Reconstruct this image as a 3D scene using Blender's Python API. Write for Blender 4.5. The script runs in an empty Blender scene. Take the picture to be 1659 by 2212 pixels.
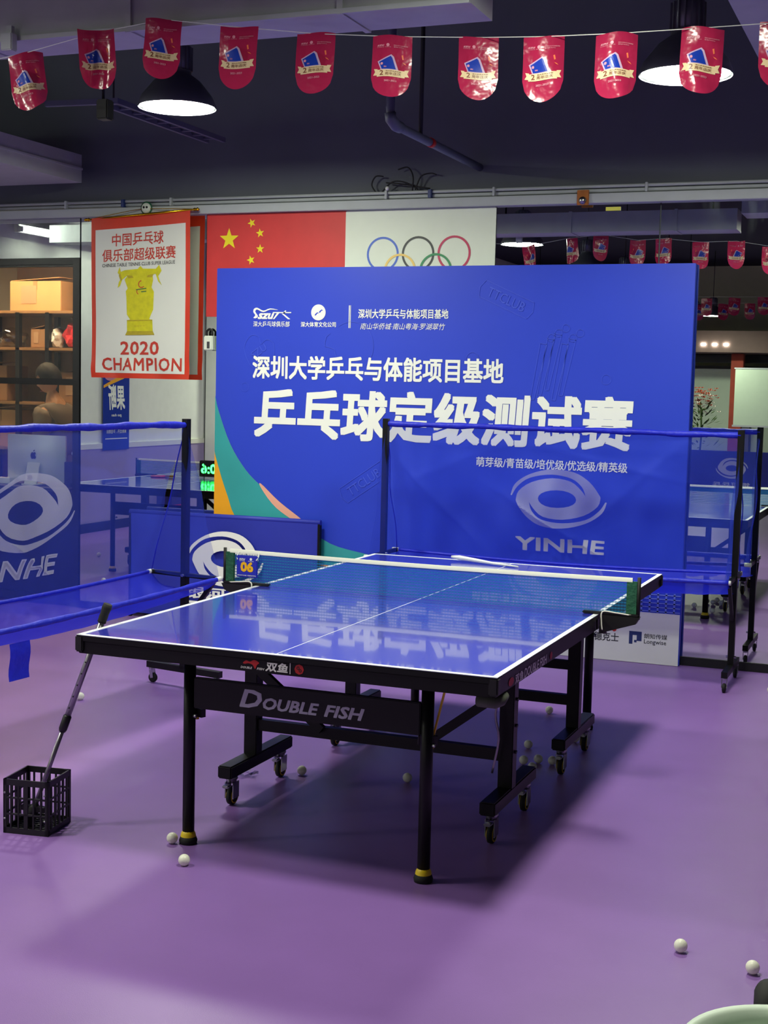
import bpy, bmesh, math, random
from mathutils import Vector, Matrix
from mathutils.geometry import tessellate_polygon
random.seed(7)
S = bpy.context.scene
COL = S.collection
PI = math.pi
# ---------------------------------------------------------------- camera
CAM = Vector((2.7317, -8.3873, 1.6383)); YAW, PIT, ROL, FPX = -0.3781, -0.0899, 0.0237, 2985.6
IW, IH = 1659, 2212
fw = Vector((math.sin(YAW)*math.cos(PIT), math.cos(YAW)*math.cos(PIT), math.sin(PIT)))
rt0 = fw.cross(Vector((0, 0, 1))).normalized(); up0 = rt0.cross(fw)
rt = rt0*math.cos(ROL) + up0*math.sin(ROL); up = up0*math.cos(ROL) - rt0*math.sin(ROL)
cd = bpy.data.cameras.new('camera'); cam = bpy.data.objects.new('camera', cd); COL.objects.link(cam)
cd.sensor_fit = 'HORIZONTAL'; cd.sensor_width = 36; cd.lens = 36*FPX/IW; cd.clip_start = .05; cd.clip_end = 100
mw = Matrix.Identity(4)
for i in range(3):
    mw[i][0] = rt[i]; mw[i][1] = up[i]; mw[i][2] = -fw[i]; mw[i][3] = CAM[i]
cam.matrix_world = mw; S.camera = cam
def ray(px, py): return fw + rt*((px-IW/2)/FPX) - up*((py-IH/2)/FPX)
def on_y(px, py, y): d = ray(px, py); return CAM + d*((y-CAM.y)/d.y)      # the real point at depth y seen at a pixel
def on_z(px, py, z): d = ray(px, py); return CAM + d*((z-CAM.z)/d.z)
# ---------------------------------------------------------------- light
W = bpy.data.worlds.new('world'); S.world = W; W.use_nodes = True
W.node_tree.nodes['Background'].inputs[0].default_value = (.35, .4, .6, 1); W.node_tree.nodes['Background'].inputs[1].default_value = .02
LAMP = 62.0
S.view_settings.view_transform = 'Standard'; S.view_settings.look = 'None'; S.view_settings.gamma = 1
S.view_settings.exposure = 1.35; S.view_settings.use_curve_mapping = False
cy = S.cycles
cy.use_denoising = True; cy.max_bounces = 8; cy.diffuse_bounces = 3; cy.glossy_bounces = 5; cy.transparent_max_bounces = 24
cy.sample_clamp_indirect = 4; cy.caustics_refractive = False; cy.blur_glossy = .3
# ---------------------------------------------------------------- materials
def s2l(c):
    return tuple(((v/255)/12.92 if v/255 <= .04045 else ((v/255+.055)/1.055)**2.4) for v in c)
def mat(name, rgb, rough=.5, metal=0, spec=.5, em=0, var=0, vscale=8, bump=0, bscale=40, coat=0, trans=0):
    m = bpy.data.materials.new(name); m.use_nodes = True; nt = m.node_tree; p = nt.nodes['Principled BSDF']
    c = s2l(rgb); p.inputs['Base Color'].default_value = (*c, 1); p.inputs['Roughness'].default_value = rough
    p.inputs['Metallic'].default_value = metal; p.inputs['Specular IOR Level'].default_value = spec
    if coat: p.inputs['Coat Weight'].default_value = coat
    if em: p.inputs['Emission Color'].default_value = (*c, 1); p.inputs['Emission Strength'].default_value = em
    tc = nt.nodes.new('ShaderNodeTexCoord')
    if var:
        n = nt.nodes.new('ShaderNodeTexNoise'); n.inputs['Scale'].default_value = vscale; n.inputs['Detail'].default_value = 4
        r = nt.nodes.new('ShaderNodeValToRGB'); r.color_ramp.elements[0].position = .3; r.color_ramp.elements[1].position = .7
        r.color_ramp.elements[0].color = (*[v*(1-var) for v in c], 1); r.color_ramp.elements[1].color = (*[min(1, v*(1+var)) for v in c], 1)
        nt.links.new(tc.outputs['Object'], n.inputs['Vector']); nt.links.new(n.outputs['Fac'], r.inputs['Fac']); nt.links.new(r.outputs['Color'], p.inputs['Base Color'])
    if bump:
        n = nt.nodes.new('ShaderNodeTexNoise'); n.inputs['Scale'].default_value = bscale
        b = nt.nodes.new('ShaderNodeBump'); b.inputs['Strength'].default_value = bump; b.inputs['Distance'].default_value = .01
        nt.links.new(tc.outputs['Object'], n.inputs['Vector']); nt.links.new(n.outputs['Fac'], b.inputs['Height']); nt.links.new(b.outputs['Normal'], p.inputs['Normal'])
    if trans:
        t = nt.nodes.new('ShaderNodeBsdfTranslucent'); t.inputs[0].default_value = (*c, 1); mx = nt.nodes.new('ShaderNodeMixShader'); mx.inputs[0].default_value = trans
        nt.links.new(p.outputs[0], mx.inputs[1]); nt.links.new(t.outputs[0], mx.inputs[2]); nt.links.new(mx.outputs[0], nt.nodes['Material Output'].inputs[0])
    return m
def sheer(name, rgb, cover, rough=.6, weave=0, tr=.45, tint=(1, 1, 1)):      # woven or knitted net: threads of one colour with gaps between
    m = bpy.data.materials.new(name); m.use_nodes = True; nt = m.node_tree; nt.nodes.clear(); N = nt.nodes.new; L = nt.links.new
    o = N('ShaderNodeOutputMaterial'); a = N('ShaderNodeBsdfTransparent'); a.inputs[0].default_value = (*tint, 1)
    d = N('ShaderNodeBsdfPrincipled'); d.inputs['Base Color'].default_value = (*s2l(rgb), 1); d.inputs['Roughness'].default_value = rough
    t = N('ShaderNodeBsdfTranslucent'); t.inputs[0].default_value = (*s2l(rgb), 1); mx = N('ShaderNodeMixShader'); mx.inputs[0].default_value = tr
    L(d.outputs[0], mx.inputs[1]); L(t.outputs[0], mx.inputs[2]); m2 = N('ShaderNodeMixShader'); m2.inputs[0].default_value = cover
    if weave:
        tc = N('ShaderNodeTexCoord'); sx = N('ShaderNodeSeparateXYZ'); L(tc.outputs['Object'], sx.inputs[0]); outs = []
        for ax, q in (('Z', weave), ('X', weave)):
            mu = N('ShaderNodeMath'); mu.operation = 'MULTIPLY'; mu.inputs[1].default_value = 2*PI/q; L(sx.outputs[ax], mu.inputs[0])
            si = N('ShaderNodeMath'); si.operation = 'SINE'; L(mu.outputs[0], si.inputs[0]); outs.append(si)
        ma = N('ShaderNodeMath'); ma.operation = 'MULTIPLY'; ma.inputs[1].default_value = .30; L(outs[0].outputs[0], ma.inputs[0])
        mb = N('ShaderNodeMath'); mb.operation = 'MULTIPLY_ADD'; mb.inputs[1].default_value = .12; L(outs[1].outputs[0], mb.inputs[0]); L(ma.outputs[0], mb.inputs[2])
        mc = N('ShaderNodeMath'); mc.operation = 'ADD'; mc.inputs[1].default_value = cover; mc.use_clamp = True; L(mb.outputs[0], mc.inputs[0]); L(mc.outputs[0], m2.inputs[0])
    L(a.outputs[0], m2.inputs[1]); L(mx.outputs[0], m2.inputs[2]); L(m2.outputs[0], o.inputs[0])
    return m
def glass(name, refl=.09, tint=(1, 1, 1)):
    m = bpy.data.materials.new(name); m.use_nodes = True; nt = m.node_tree; nt.nodes.clear(); N = nt.nodes.new; L = nt.links.new
    o = N('ShaderNodeOutputMaterial'); a = N('ShaderNodeBsdfTransparent'); a.inputs[0].default_value = (*tint, 1); g = N('ShaderNodeBsdfGlossy'); g.inputs['Roughness'].default_value = .03
    x = N('ShaderNodeMixShader'); x.inputs[0].default_value = refl; L(a.outputs[0], x.inputs[1]); L(g.outputs[0], x.inputs[2]); L(x.outputs[0], o.inputs[0]); return m
def mirror_mat():
    m = bpy.data.materials.new('mirror_glass'); m.use_nodes = True; nt = m.node_tree; nt.nodes.clear(); N = nt.nodes.new; L = nt.links.new
    o = N('ShaderNodeOutputMaterial'); g = N('ShaderNodeBsdfGlossy'); g.inputs['Roughness'].default_value = .0; g.inputs['Color'].default_value = (.78, .84, .79, 1)
    d = N('ShaderNodeBsdfDiffuse'); d.inputs[0].default_value = (.42, .5, .45, 1); x = N('ShaderNodeMixShader')
    tc = N('ShaderNodeTexCoord'); mp = N('ShaderNodeMapping'); mp.inputs['Scale'].default_value = (5, 5, 1.6); n = N('ShaderNodeTexNoise'); n.inputs['Scale'].default_value = 1.6; n.inputs['Detail'].default_value = 8
    sx = N('ShaderNodeSeparateXYZ'); L(tc.outputs['Object'], sx.inputs[0]); L(tc.outputs['Object'], mp.inputs[0]); L(mp.outputs[0], n.inputs['Vector'])
    r1 = N('ShaderNodeMapRange'); r1.inputs[1].default_value = .5; r1.inputs[2].default_value = .85; L(n.outputs['Fac'], r1.inputs[0])
    r2 = N('ShaderNodeMapRange'); r2.inputs[1].default_value = 2.55; r2.inputs[2].default_value = 2.77; L(sx.outputs['Z'], r2.inputs[0])      # old cleaning streaks along the top edge
    mu = N('ShaderNodeMath'); mu.operation = 'MULTIPLY'; L(r1.outputs[0], mu.inputs[0]); L(r2.outputs[0], mu.inputs[1])
    m3 = N('ShaderNodeMath'); m3.operation = 'MULTIPLY'; m3.inputs[1].default_value = .6
    ab = N('ShaderNodeMath'); ab.operation = 'ADD'; ab.inputs[1].default_value = .75; L(sx.outputs['X'], ab.inputs[0]); a2 = N('ShaderNodeMath'); a2.operation = 'ABSOLUTE'; L(ab.outputs[0], a2.inputs[0])
    r3 = N('ShaderNodeMapRange'); r3.inputs[1].default_value = 1.9; r3.inputs[2].default_value = 2.5; L(a2.outputs[0], r3.inputs[0]); m4 = N('ShaderNodeMath'); m4.operation = 'MULTIPLY'; L(mu.outputs[0], m4.inputs[0]); L(r3.outputs[0], m4.inputs[1]); L(m4.outputs[0], m3.inputs[0])
    L(m3.outputs[0], x.inputs[0]); L(g.outputs[0], x.inputs[1]); L(d.outputs[0], x.inputs[2]); L(x.outputs[0], o.inputs[0]); return m
def floor_mat():
    m = mat('purple_vinyl', (136, 98, 170), .38, spec=.55, var=.05, vscale=3, bump=.05, bscale=300); nt = m.node_tree; return m
M = dict(
    floor=floor_mat(), wall_dark=mat('dark_paint', (100, 104, 114), .85, var=.05, vscale=2), ceil=mat('navy_ceiling', (40, 40, 62), .9, var=.08),
    white_wall=mat('white_paint', (238, 240, 230), .8, var=.03), lilac=mat('lilac_paint', (158, 142, 184), .6, var=.03), band=mat('cream_trim', (228, 228, 210), .6, var=.02),
    trim=mat('grey_trim', (178, 184, 186), .6, var=.04), duct=mat('grey_duct', (176, 180, 182), .7, var=.05), pipe=mat('painted_pipe', (92, 94, 116), .6, var=.05), mirror=mirror_mat(),
    black=mat('black_metal', (7, 7, 8), .42, spec=.3, var=.05), blackm=mat('matt_black', (6, 6, 7), .6, var=.1), rubber=mat('black_rubber', (12, 12, 12), .75, var=.1), plastic=mat('black_plastic', (12, 12, 13), .45, var=.05),
    frame=mat('black_frame', (9, 10, 11), .4, var=.05), top=mat('blue_table_top', (48, 54, 182), .15, spec=1.0, coat=.6, var=.03, vscale=2, bump=.015, bscale=500), line=mat('white_line', (240, 242, 246), .35, var=.01),
    chrome=mat('zinc', (170, 172, 175), .28, metal=1, var=.08), yellow=mat('yellow_plastic', (230, 200, 20), .45, var=.05), strap=mat('yellow_strut', (226, 188, 24), .45, var=.1), white=mat('white_plastic', (235, 237, 232), .45, var=.02),
    ball=mat('celluloid', (250, 250, 232), .35, var=.03, vscale=60, trans=.15), grey=mat('grey_metal', (150, 145, 155), .3, metal=.8, var=.1), silver=mat('silver_print', (188, 190, 200), .5, var=.02),
    red=mat('red_print', (190, 30, 30), .5, var=.05), board=mat('blue_board', (38, 66, 206), .45, var=.04, vscale=1.2), teal=mat('teal_print', (50, 165, 165), .5, var=.12, vscale=1.5), orange=mat('orange_print', (248, 172, 20), .5, var=.03), peach=mat('peach_print', (246, 178, 150), .5, var=.03),
    lining=mat('pale_blue_outline', (62, 86, 216), .5, var=.02), print=mat('white_print', (250, 252, 242), .5, var=.01), sheet=mat('white_sheet', (228, 230, 226), .5, var=.02), navy=mat('navy_print', (30, 50, 110), .5, var=.05), dark=mat('dark_print', (60, 62, 66), .5, var=.05), gridline=mat('grid_line', (110, 130, 225), .5, var=.03),
    flagred=mat('flag_red', (205, 52, 52), .55, var=.05), flagyellow=mat('flag_yellow', (238, 222, 30), .5, var=.03), posterwhite=mat('poster_white', (222, 230, 214), .55, var=.02),
    rblue=mat('ring_blue', (70, 105, 200), .5, var=.02), rblack=mat('ring_black', (58, 62, 62), .5, var=.02), rred=mat('ring_red', (190, 50, 90), .5, var=.02), ryel=mat('ring_yellow', (235, 200, 110), .5, var=.02), rgrn=mat('ring_green', (50, 140, 90), .5, var=.02),
    satin=mat('white_satin', (236, 240, 230), .4, var=.03, vscale=3, trans=.15), redsatin=mat('red_satin', (222, 58, 30), .4, var=.06, trans=.15), bred=mat('brick_red_print', (192, 52, 36), .5, var=.08), gold=mat('gold_print', (206, 200, 10), .5, var=.12, vscale=30), gold2=mat('dark_gold_print', (176, 158, 24), .5, var=.1, vscale=40), brass=mat('brass', (220, 165, 30), .25, metal=1, var=.05), green=mat('green_print', (20, 90, 60), .5, var=.05),
    vinyl=mat('red_vinyl', (176, 38, 78), .2, spec=.7, var=.06, vscale=14, bump=.5, bscale=22, trans=.3), vblue=mat('vinyl_blue', (28, 62, 178), .3, trans=.2, var=.03), vcream=mat('vinyl_cream', (244, 222, 178), .3, trans=.25, var=.03), vpink=mat('vinyl_pink', (232, 158, 178), .35, trans=.2, var=.03), vbrown=mat('vinyl_brown', (120, 62, 44), .4, var=.05), vlav=mat('vinyl_lavender', (206, 178, 214), .3, trans=.2, var=.02), vorange=mat('vinyl_orange', (246, 128, 84), .4, trans=.2, var=.02),
    net=sheer('blue_mesh', (62, 88, 236), .34), net2=sheer('blue_trough_mesh', (30, 46, 226), .72), hem=mat('blue_hem', (28, 40, 205), .5, var=.12, vscale=20, bump=.5, bscale=30, trans=.1), netprint=sheer('white_print_on_mesh', (222, 222, 236), .55),
    lowsheet=mat('surround_blue', (44, 56, 178), .5, var=.06, vscale=3, trans=.1), tnet=sheer('table_net_mesh', (26, 120, 170), .5, weave=.0125, tr=.3), sleeve=mat('green_sleeve', (24, 88, 62), .7, var=.15, vscale=40, bump=.6, bscale=60), tape=mat('white_tape', (240, 240, 226), .6, var=.02),
    sign=mat('sign_blue', (36, 46, 180), .35, var=.03), sorange=mat('sign_yellow', (248, 188, 20), .4, var=.03), glass=glass('office_glass', .05, (.93, .95, .93)), lampface=None, shade=mat('grey_aluminium', (120, 124, 128), .4, metal=.5, var=.05),
    cardboard=mat('cardboard', (196, 150, 100), .8, var=.08, vscale=6), cardboard2=mat('worn_cardboard', (160, 118, 80), .8, var=.08, vscale=6), wood=mat('warm_shelf_board', (150, 112, 72), .6, var=.12, vscale=12), warmwall=mat('warm_wall', (178, 142, 108), .8, var=.05), bagclear=glass('clear_film', .35, (.9, .88, .8)), bagred=mat('red_bag', (206, 40, 50), .4, var=.15), fabric=mat('dark_checked_cloth', (70, 56, 62), .8, var=.3, vscale=30), alu=mat('brushed_aluminium', (232, 240, 240), .35, metal=.35, var=.04, vscale=2), fruit=mat('dark_emblem', (40, 46, 90), .4, var=.02),
    skin=mat('skin', (214, 160, 120), .55, var=.05, vscale=12), hair=mat('black_hair', (10, 10, 10), .7, var=.2, vscale=60), jacket=mat('grey_brown_jacket', (112, 98, 84), .8, var=.12, vscale=10), bluebox=mat('dark_blue_box', (52, 60, 96), .6, var=.06), mint=mat('mint_plastic', (228, 244, 226), .35, var=.02), mintin=mat('mint_inside', (160, 196, 184), .4, var=.02), orangewood=mat('orange_board', (170, 100, 40), .7, var=.15, vscale=30),
    leaf=mat('leaf_green', (60, 92, 30), .6, var=.3, vscale=9), flower=mat('rust_flowers', (170, 70, 36), .7, var=.3, vscale=14), petal=mat('cream_petals', (232, 214, 200), .7, var=.1, vscale=14), pillar=mat('brick_red_paint', (160, 62, 42), .7, var=.1), wbd=mat('pale_green_board', (196, 214, 190), .4, var=.02), cream=mat('cream_wall', (226, 222, 186), .8, var=.03), soffit=mat('pink_soffit', (118, 96, 90), .7, var=.06), greenled=mat('green_led', (40, 255, 70), .5, em=6), spot=mat('downlight_glow', (255, 250, 235), .5, em=14), tubeglow=mat('tube_glow', (250, 255, 240), .5, em=60), officeled=mat('office_lamp', (255, 222, 175), .5, em=13), clearwrap=glass('clear_wrapper', .5, (.95, .95, 1)), hoop=mat('olive_grey_plastic', (74, 78, 66), .7, var=.1), bagblue=mat('navy_bag', (40, 40, 120), .7, var=.1), magenta=mat('magenta_cloth', (150, 30, 90), .7, var=.1), sticker=mat('yellow_sticker', (222, 220, 90), .5, var=.05))
lf = bpy.data.materials.new('lamp_diffuser'); lf.use_nodes = True; _n = lf.node_tree; _n.nodes.clear()
_e = _n.nodes.new('ShaderNodeEmission'); _e.inputs[0].default_value = (.97, 1, .83, 1); _e.inputs[1].default_value = LAMP; _o = _n.nodes.new('ShaderNodeOutputMaterial'); _n.links.new(_e.outputs[0], _o.inputs[0]); M['lampface'] = lf
# ---------------------------------------------------------------- mesh helpers
FINE = [0]
def refine(vs, fs, mx):            # split long edges so flat print can follow a folded sheet
    vs = list(vs); fs = [f for g in fs for f in ([g] if len(g) == 3 else [(g[0], g[i], g[i+1]) for i in range(1, len(g)-1)])]
    for _ in range(8):
        mid = {}; out = []; hit = False
        def md(a, b):
            k = (min(a, b), max(a, b))
            if k not in mid: mid[k] = len(vs); vs.append(((vs[a][0]+vs[b][0])/2, (vs[a][1]+vs[b][1])/2))
            return mid[k]
        long_ = lambda a, b: math.hypot(vs[a][0]-vs[b][0], vs[a][1]-vs[b][1]) > mx
        for a, b, c in fs:
            e = (long_(a, b), long_(b, c), long_(c, a)); n = sum(e)
            if n == 0: out.append((a, b, c)); continue
            hit = True
            while not e[0] or (n == 2 and not e[1]): a, b, c = b, c, a; e = (e[1], e[2], e[0])
            if n == 1: m = md(a, b); out += [(a, m, c), (m, b, c)]
            elif n == 2: m = md(a, b); k = md(b, c); out += [(m, b, k), (a, m, k), (a, k, c)]
            else: m = md(a, b); k = md(b, c); l = md(c, a); out += [(a, m, l), (m, b, k), (l, k, c), (m, k, l)]
        fs = out
        if not hit: break
    return vs, fs
class MB:
    def __init__(s): s.v = []; s.f = []; s.sm = []
    def add(s, vs, fs, smooth=False):
        b = len(s.v); s.v += [tuple(v) for v in vs]; s.f += [tuple(i+b for i in f) for f in fs]; s.sm += [smooth]*len(fs); return s
    def box(s, x0, x1, y0, y1, z0, z1, bev=0):
        if bev:
            e = bev; xs = ((x0, x0+e, x1-e, x1)); bm = bmesh.new(); bmesh.ops.create_cube(bm, size=1)
            bmesh.ops.scale(bm, vec=(x1-x0, y1-y0, z1-z0), verts=bm.verts); bmesh.ops.translate(bm, vec=((x0+x1)/2, (y0+y1)/2, (z0+z1)/2), verts=bm.verts)
            bmesh.ops.bevel(bm, geom=bm.edges, offset=e, segments=2, affect='EDGES'); bm.verts.index_update()
            s.add([v.co[:] for v in bm.verts], [[v.index for v in f.verts] for f in bm.faces]); bm.free(); return s
        return s.add([(x, y, z) for z in (z0, z1) for y in (y0, y1) for x in (x0, x1)], [(0, 2, 3, 1), (4, 5, 7, 6), (0, 1, 5, 4), (2, 6, 7, 3), (0, 4, 6, 2), (1, 3, 7, 5)])
    def bar(s, p, q, w, h, upv=(0, 0, 1)):        # rectangular bar between two points
        p = Vector(p); q = Vector(q); d = (q-p).normalized(); u = Vector(upv)
        if abs(d.dot(u)) > .98: u = Vector((0, 1, 0))
        a = d.cross(u).normalized(); b = a.cross(d).normalized(); vs = []
        for c in (p, q):
            for i, j in ((-1, -1), (1, -1), (1, 1), (-1, 1)): vs.append(c + a*(w/2*i) + b*(h/2*j))
        return s.add(vs, [(3, 2, 1, 0), (4, 5, 6, 7), (0, 1, 5, 4), (1, 2, 6, 5), (2, 3, 7, 6), (3, 0, 4, 7)])
    def tube(s, pts, r, n=10, cap=True):
        pts = [Vector(p) for p in pts]; rs = r if isinstance(r, (list, tuple)) else [r]*len(pts); vs = []; prev = None
        for i, p in enumerate(pts):
            d = (pts[min(i+1, len(pts)-1)]-pts[max(i-1, 0)]).normalized()
            if prev is None: a = d.cross(Vector((0, 0, 1)) if abs(d.z) < .9 else Vector((1, 0, 0))).normalized()
            else: a = (prev - d*prev.dot(d)).normalized()
            prev = a; b = d.cross(a)
            for k in range(n): t = 2*PI*k/n; vs.append(p + (a*math.cos(t)+b*math.sin(t))*rs[i])
        fs = [(i*n+k, i*n+(k+1) % n, (i+1)*n+(k+1) % n, (i+1)*n+k) for i in range(len(pts)-1) for k in range(n)]
        s.add(vs, fs, True)
        if cap: m = len(pts)-1; s.add([vs[k] for k in range(n)], [tuple(range(n))[::-1]]); s.add([vs[m*n+k] for k in range(n)], [tuple(range(n))])
        return s
    def lathe(s, prof, c=(0, 0, 0), n=20, axis='z'):
        vs = []
        for r, z in prof:
            for k in range(n):
                t = 2*PI*k/n; a, b = r*math.cos(t), r*math.sin(t)
                vs.append({'z': (c[0]+a, c[1]+b, c[2]+z), 'x': (c[0]+z, c[1]+a, c[2]+b), 'y': (c[0]+a, c[1]+z, c[2]+b)}[axis])
        return s.add(vs, [(i*n+k, i*n+(k+1) % n, (i+1)*n+(k+1) % n, (i+1)*n+k) for i in range(len(prof)-1) for k in range(n)], True)
    def poly(s, pts, fn, thick=0):                 # 2D outline -> faces through fn(u, v, w)
        tri = tessellate_polygon([[Vector((p[0], p[1], 0)) for p in pts]]); n = len(pts)
        ar = sum(pts[i][0]*pts[(i+1) % n][1]-pts[(i+1) % n][0]*pts[i][1] for i in range(n))
        def ori(t): a, b, c = (pts[i] for i in t); return t if (b[0]-a[0])*(c[1]-a[1])-(c[0]-a[0])*(b[1]-a[1]) > 0 else t[::-1]
        tri = [ori(tuple(t)) for t in tri]
        if FINE[0] and not thick:
            v2, t2_ = refine(pts, tri, FINE[0]); return s.add([fn(p[0], p[1], 0) for p in v2], t2_)
        s.add([fn(p[0], p[1], thick) for p in pts], tri)
        if thick:
            s.add([fn(p[0], p[1], 0) for p in pts], [t[::-1] for t in tri])
            s.add([fn(p[0], p[1], 0) for p in pts]+[fn(p[0], p[1], thick) for p in pts], [(i, (i+1) % n, n+(i+1) % n, n+i) if ar > 0 else ((i+1) % n, i, n+i, n+(i+1) % n) for i in range(n)])
        return s
    def grid(s, nu, nv, fn):
        vs = [fn(i/nu, j/nv) for j in range(nv+1) for i in range(nu+1)]
        return s.add(vs, [(j*(nu+1)+i, j*(nu+1)+i+1, (j+1)*(nu+1)+i+1, (j+1)*(nu+1)+i) for j in range(nv) for i in range(nu)], True)
    def build(s, name, m, parent=None):
        me = bpy.data.meshes.new(name); me.from_pydata(s.v, [], s.f); me.polygons.foreach_set('use_smooth', s.sm); me.update()
        bm = bmesh.new(); bm.from_mesh(me); bmesh.ops.remove_doubles(bm, verts=bm.verts, dist=1e-6); bm.to_mesh(me); bm.free()
        o = bpy.data.objects.new(name, me); COL.objects.link(o)
        if m: me.materials.append(M[m] if isinstance(m, str) else m)
        if parent: o.parent = parent
        return o
def tag(o, label=None, cat=None, group=None, kind=None):
    for k, v in (('label', label), ('category', cat), ('group', group), ('kind', kind)):
        if v: o[k] = v
    return o
def thing(name, label, cat, loc=(0, 0, 0), group=None, rz=0):
    o = bpy.data.objects.new(name, None); COL.objects.link(o); o.location = loc; o.rotation_euler = (0, 0, rz); o.empty_display_size = .1; return tag(o, label, cat, group)
def struct(name, mb, m, parent=None):
    o = mb.build(name, m, parent)
    if not parent: o['kind'] = 'structure'
    return o
KIDS = lambda o: [c for c in bpy.data.objects if c.parent == o]
def copy_tree(o, parent=None):
    ks = KIDS(o); c = o.copy(); COL.objects.link(c); c.parent = parent
    for k in ks: copy_tree(k, c)
    return c
def smooth_pts(p, k=4, closed=False):
    out = []; n = len(p); rng = range(n if closed else n-1)
    for i in rng:
        a = p[(i-1) % n] if closed or i > 0 else p[0]; b = p[i]; c = p[(i+1) % n]; d = p[(i+2) % n] if closed or i+2 < n else p[-1]
        for j in range(k):
            t = j/k; out.append(tuple(.5*((2*b[q])+(-a[q]+c[q])*t+(2*a[q]-5*b[q]+4*c[q]-d[q])*t*t+(-a[q]+3*b[q]-3*c[q]+d[q])*t**3) for q in range(len(b))))
    if not closed: out.append(tuple(p[-1]))
    return out
_tc = {}
def glyphs(body, bold=0, shear=0, spacing=1):
    k = (body, bold, shear, spacing); off = min(bold, .018)
    if k not in _tc:
        cu = bpy.data.curves.new('t', 'FONT'); cu.body = body; cu.offset = 0; cu.shear = shear; cu.space_character = spacing; cu.resolution_u = 2; cu.align_x = 'LEFT'
        o = bpy.data.objects.new('t', cu); COL.objects.link(o); bpy.context.view_layer.update()
        me = o.evaluated_get(bpy.context.evaluated_depsgraph_get()).to_mesh(); vs = [(v.co.x, v.co.y) for v in me.vertices]; fs = [tuple(p.vertices) for p in me.polygons]
        o.evaluated_get(bpy.context.evaluated_depsgraph_get()).to_mesh_clear(); bpy.data.objects.remove(o); bpy.data.curves.remove(cu)
        if bold:          # heavier strokes: the same outline repeated around a small circle
            v0_, f0_, nb = vs, fs, len(vs); nc = 4 if bold <= .02 else 8; vs = []; fs = []
            for q in range(nc+1):
                dx, dy = (0, 0) if q == nc else tuple(bold*.85*k_ for k_ in [(1, 1), (-1, 1), (-1, -1), (1, -1), (1, 0), (0, 1), (-1, 0), (0, -1)][q])
                vs += [(a+dx, b+dy) for a, b in v0_]; fs += [tuple(i+nb*q for i in f) for f in f0_]
        x0 = min(v[0] for v in vs); x1 = max(v[0] for v in vs); y0 = min(v[1] for v in vs); y1 = max(v[1] for v in vs)
        _tc[k] = ([((v[0]-x0)/(x1-x0), (v[1]-y0)/(y1-y0)) for v in vs], fs, (nc+1) if bold else 1)
    return _tc[k]
def text(mb, body, u0, u1, v0, v1, fn, bold=0, shear=0, spacing=1, w=0.0):     # lettering stretched to a box of the surface fn(u, v, w)
    vs, fs, nl = glyphs(body, bold, shear, spacing)
    v2 = [(u0+(u1-u0)*a, v0+(v1-v0)*b) for a, b in vs]; per = len(vs)//nl; pf = len(fs)//nl
    c = ((u0+u1)/2, (v0+v1)/2); o = Vector(fn(*c, w)); nn = (Vector(fn(c[0]+.001, c[1], w))-o).cross(Vector(fn(c[0], c[1]+.001, w))-o).normalized()
    for q in range(nl):
        a = v2[q*per:(q+1)*per]; f = [tuple(i-q*per for i in g) for g in fs[q*pf:(q+1)*pf]]
        if FINE[0]: a, f = refine(a, f, FINE[0])
        mb.add([Vector(fn(x, y, w))+nn*(q*7e-5) for x, y in a], f)
    return mb
def disc(cx, cy, rx, ry=None, n=24): ry = ry or rx; return [(cx+rx*math.cos(2*PI*i/n), cy+ry*math.sin(2*PI*i/n)) for i in range(n)]
def star(cx, cy, r, rot=0): return [(cx+(r if i % 2 == 0 else r*.4)*math.cos(rot+PI/2+i*PI/5), cy+(r if i % 2 == 0 else r*.4)*math.sin(rot+PI/2+i*PI/5)) for i in range(10)]
def ring(mb, cx, cy, r0, r1, fn, w=0, a0=0, a1=2*PI, n=40):
    for i in range(n):
        a, b = a0+(a1-a0)*i/n, a0+(a1-a0)*(i+1)/n
        mb.add([fn(cx+r*math.cos(t), cy+r*math.sin(t), w) for r, t in ((r0, a), (r1, a), (r1, b), (r0, b))], [(0, 1, 2, 3)])
def swirl(mb, cx, cy, sx, sy, fn, w=0):        # the maker's eye-shaped swirl: one piece and the same piece turned half round
    so = [(-333, 10), (-298, 88), (-178, 168), (-28, 207), (122, 192), (222, 132), (282, 42), (290, 18)]
    gi = [(268, -42), (168, -112), (28, -145), (-92, -127), (-162, -72), (-197, -22)]
    hole = [(125*math.cos(PI+PI*i/10), 62*math.sin(PI+PI*i/10)) for i in range(11)]
    go = [(192, 32), (172, 92), (102, 147), (-28, 170), (-178, 142), (-278, 72), (-323, 7)]
    P = smooth_pts(so, 4)+smooth_pts([(290, 18)]+gi, 3)[1:]+hole+[(197, 22)]+smooth_pts(go, 4)
    for sgn in (1, -1): mb.poly([(cx+sgn*a*sx/333, cy+sgn*b*sy/207) for a, b in P], lambda u, v, t: fn(u, v, w))
def plane_y(y, flip=1): return lambda u, v, w=0: (u, y-w*flip, v)
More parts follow.
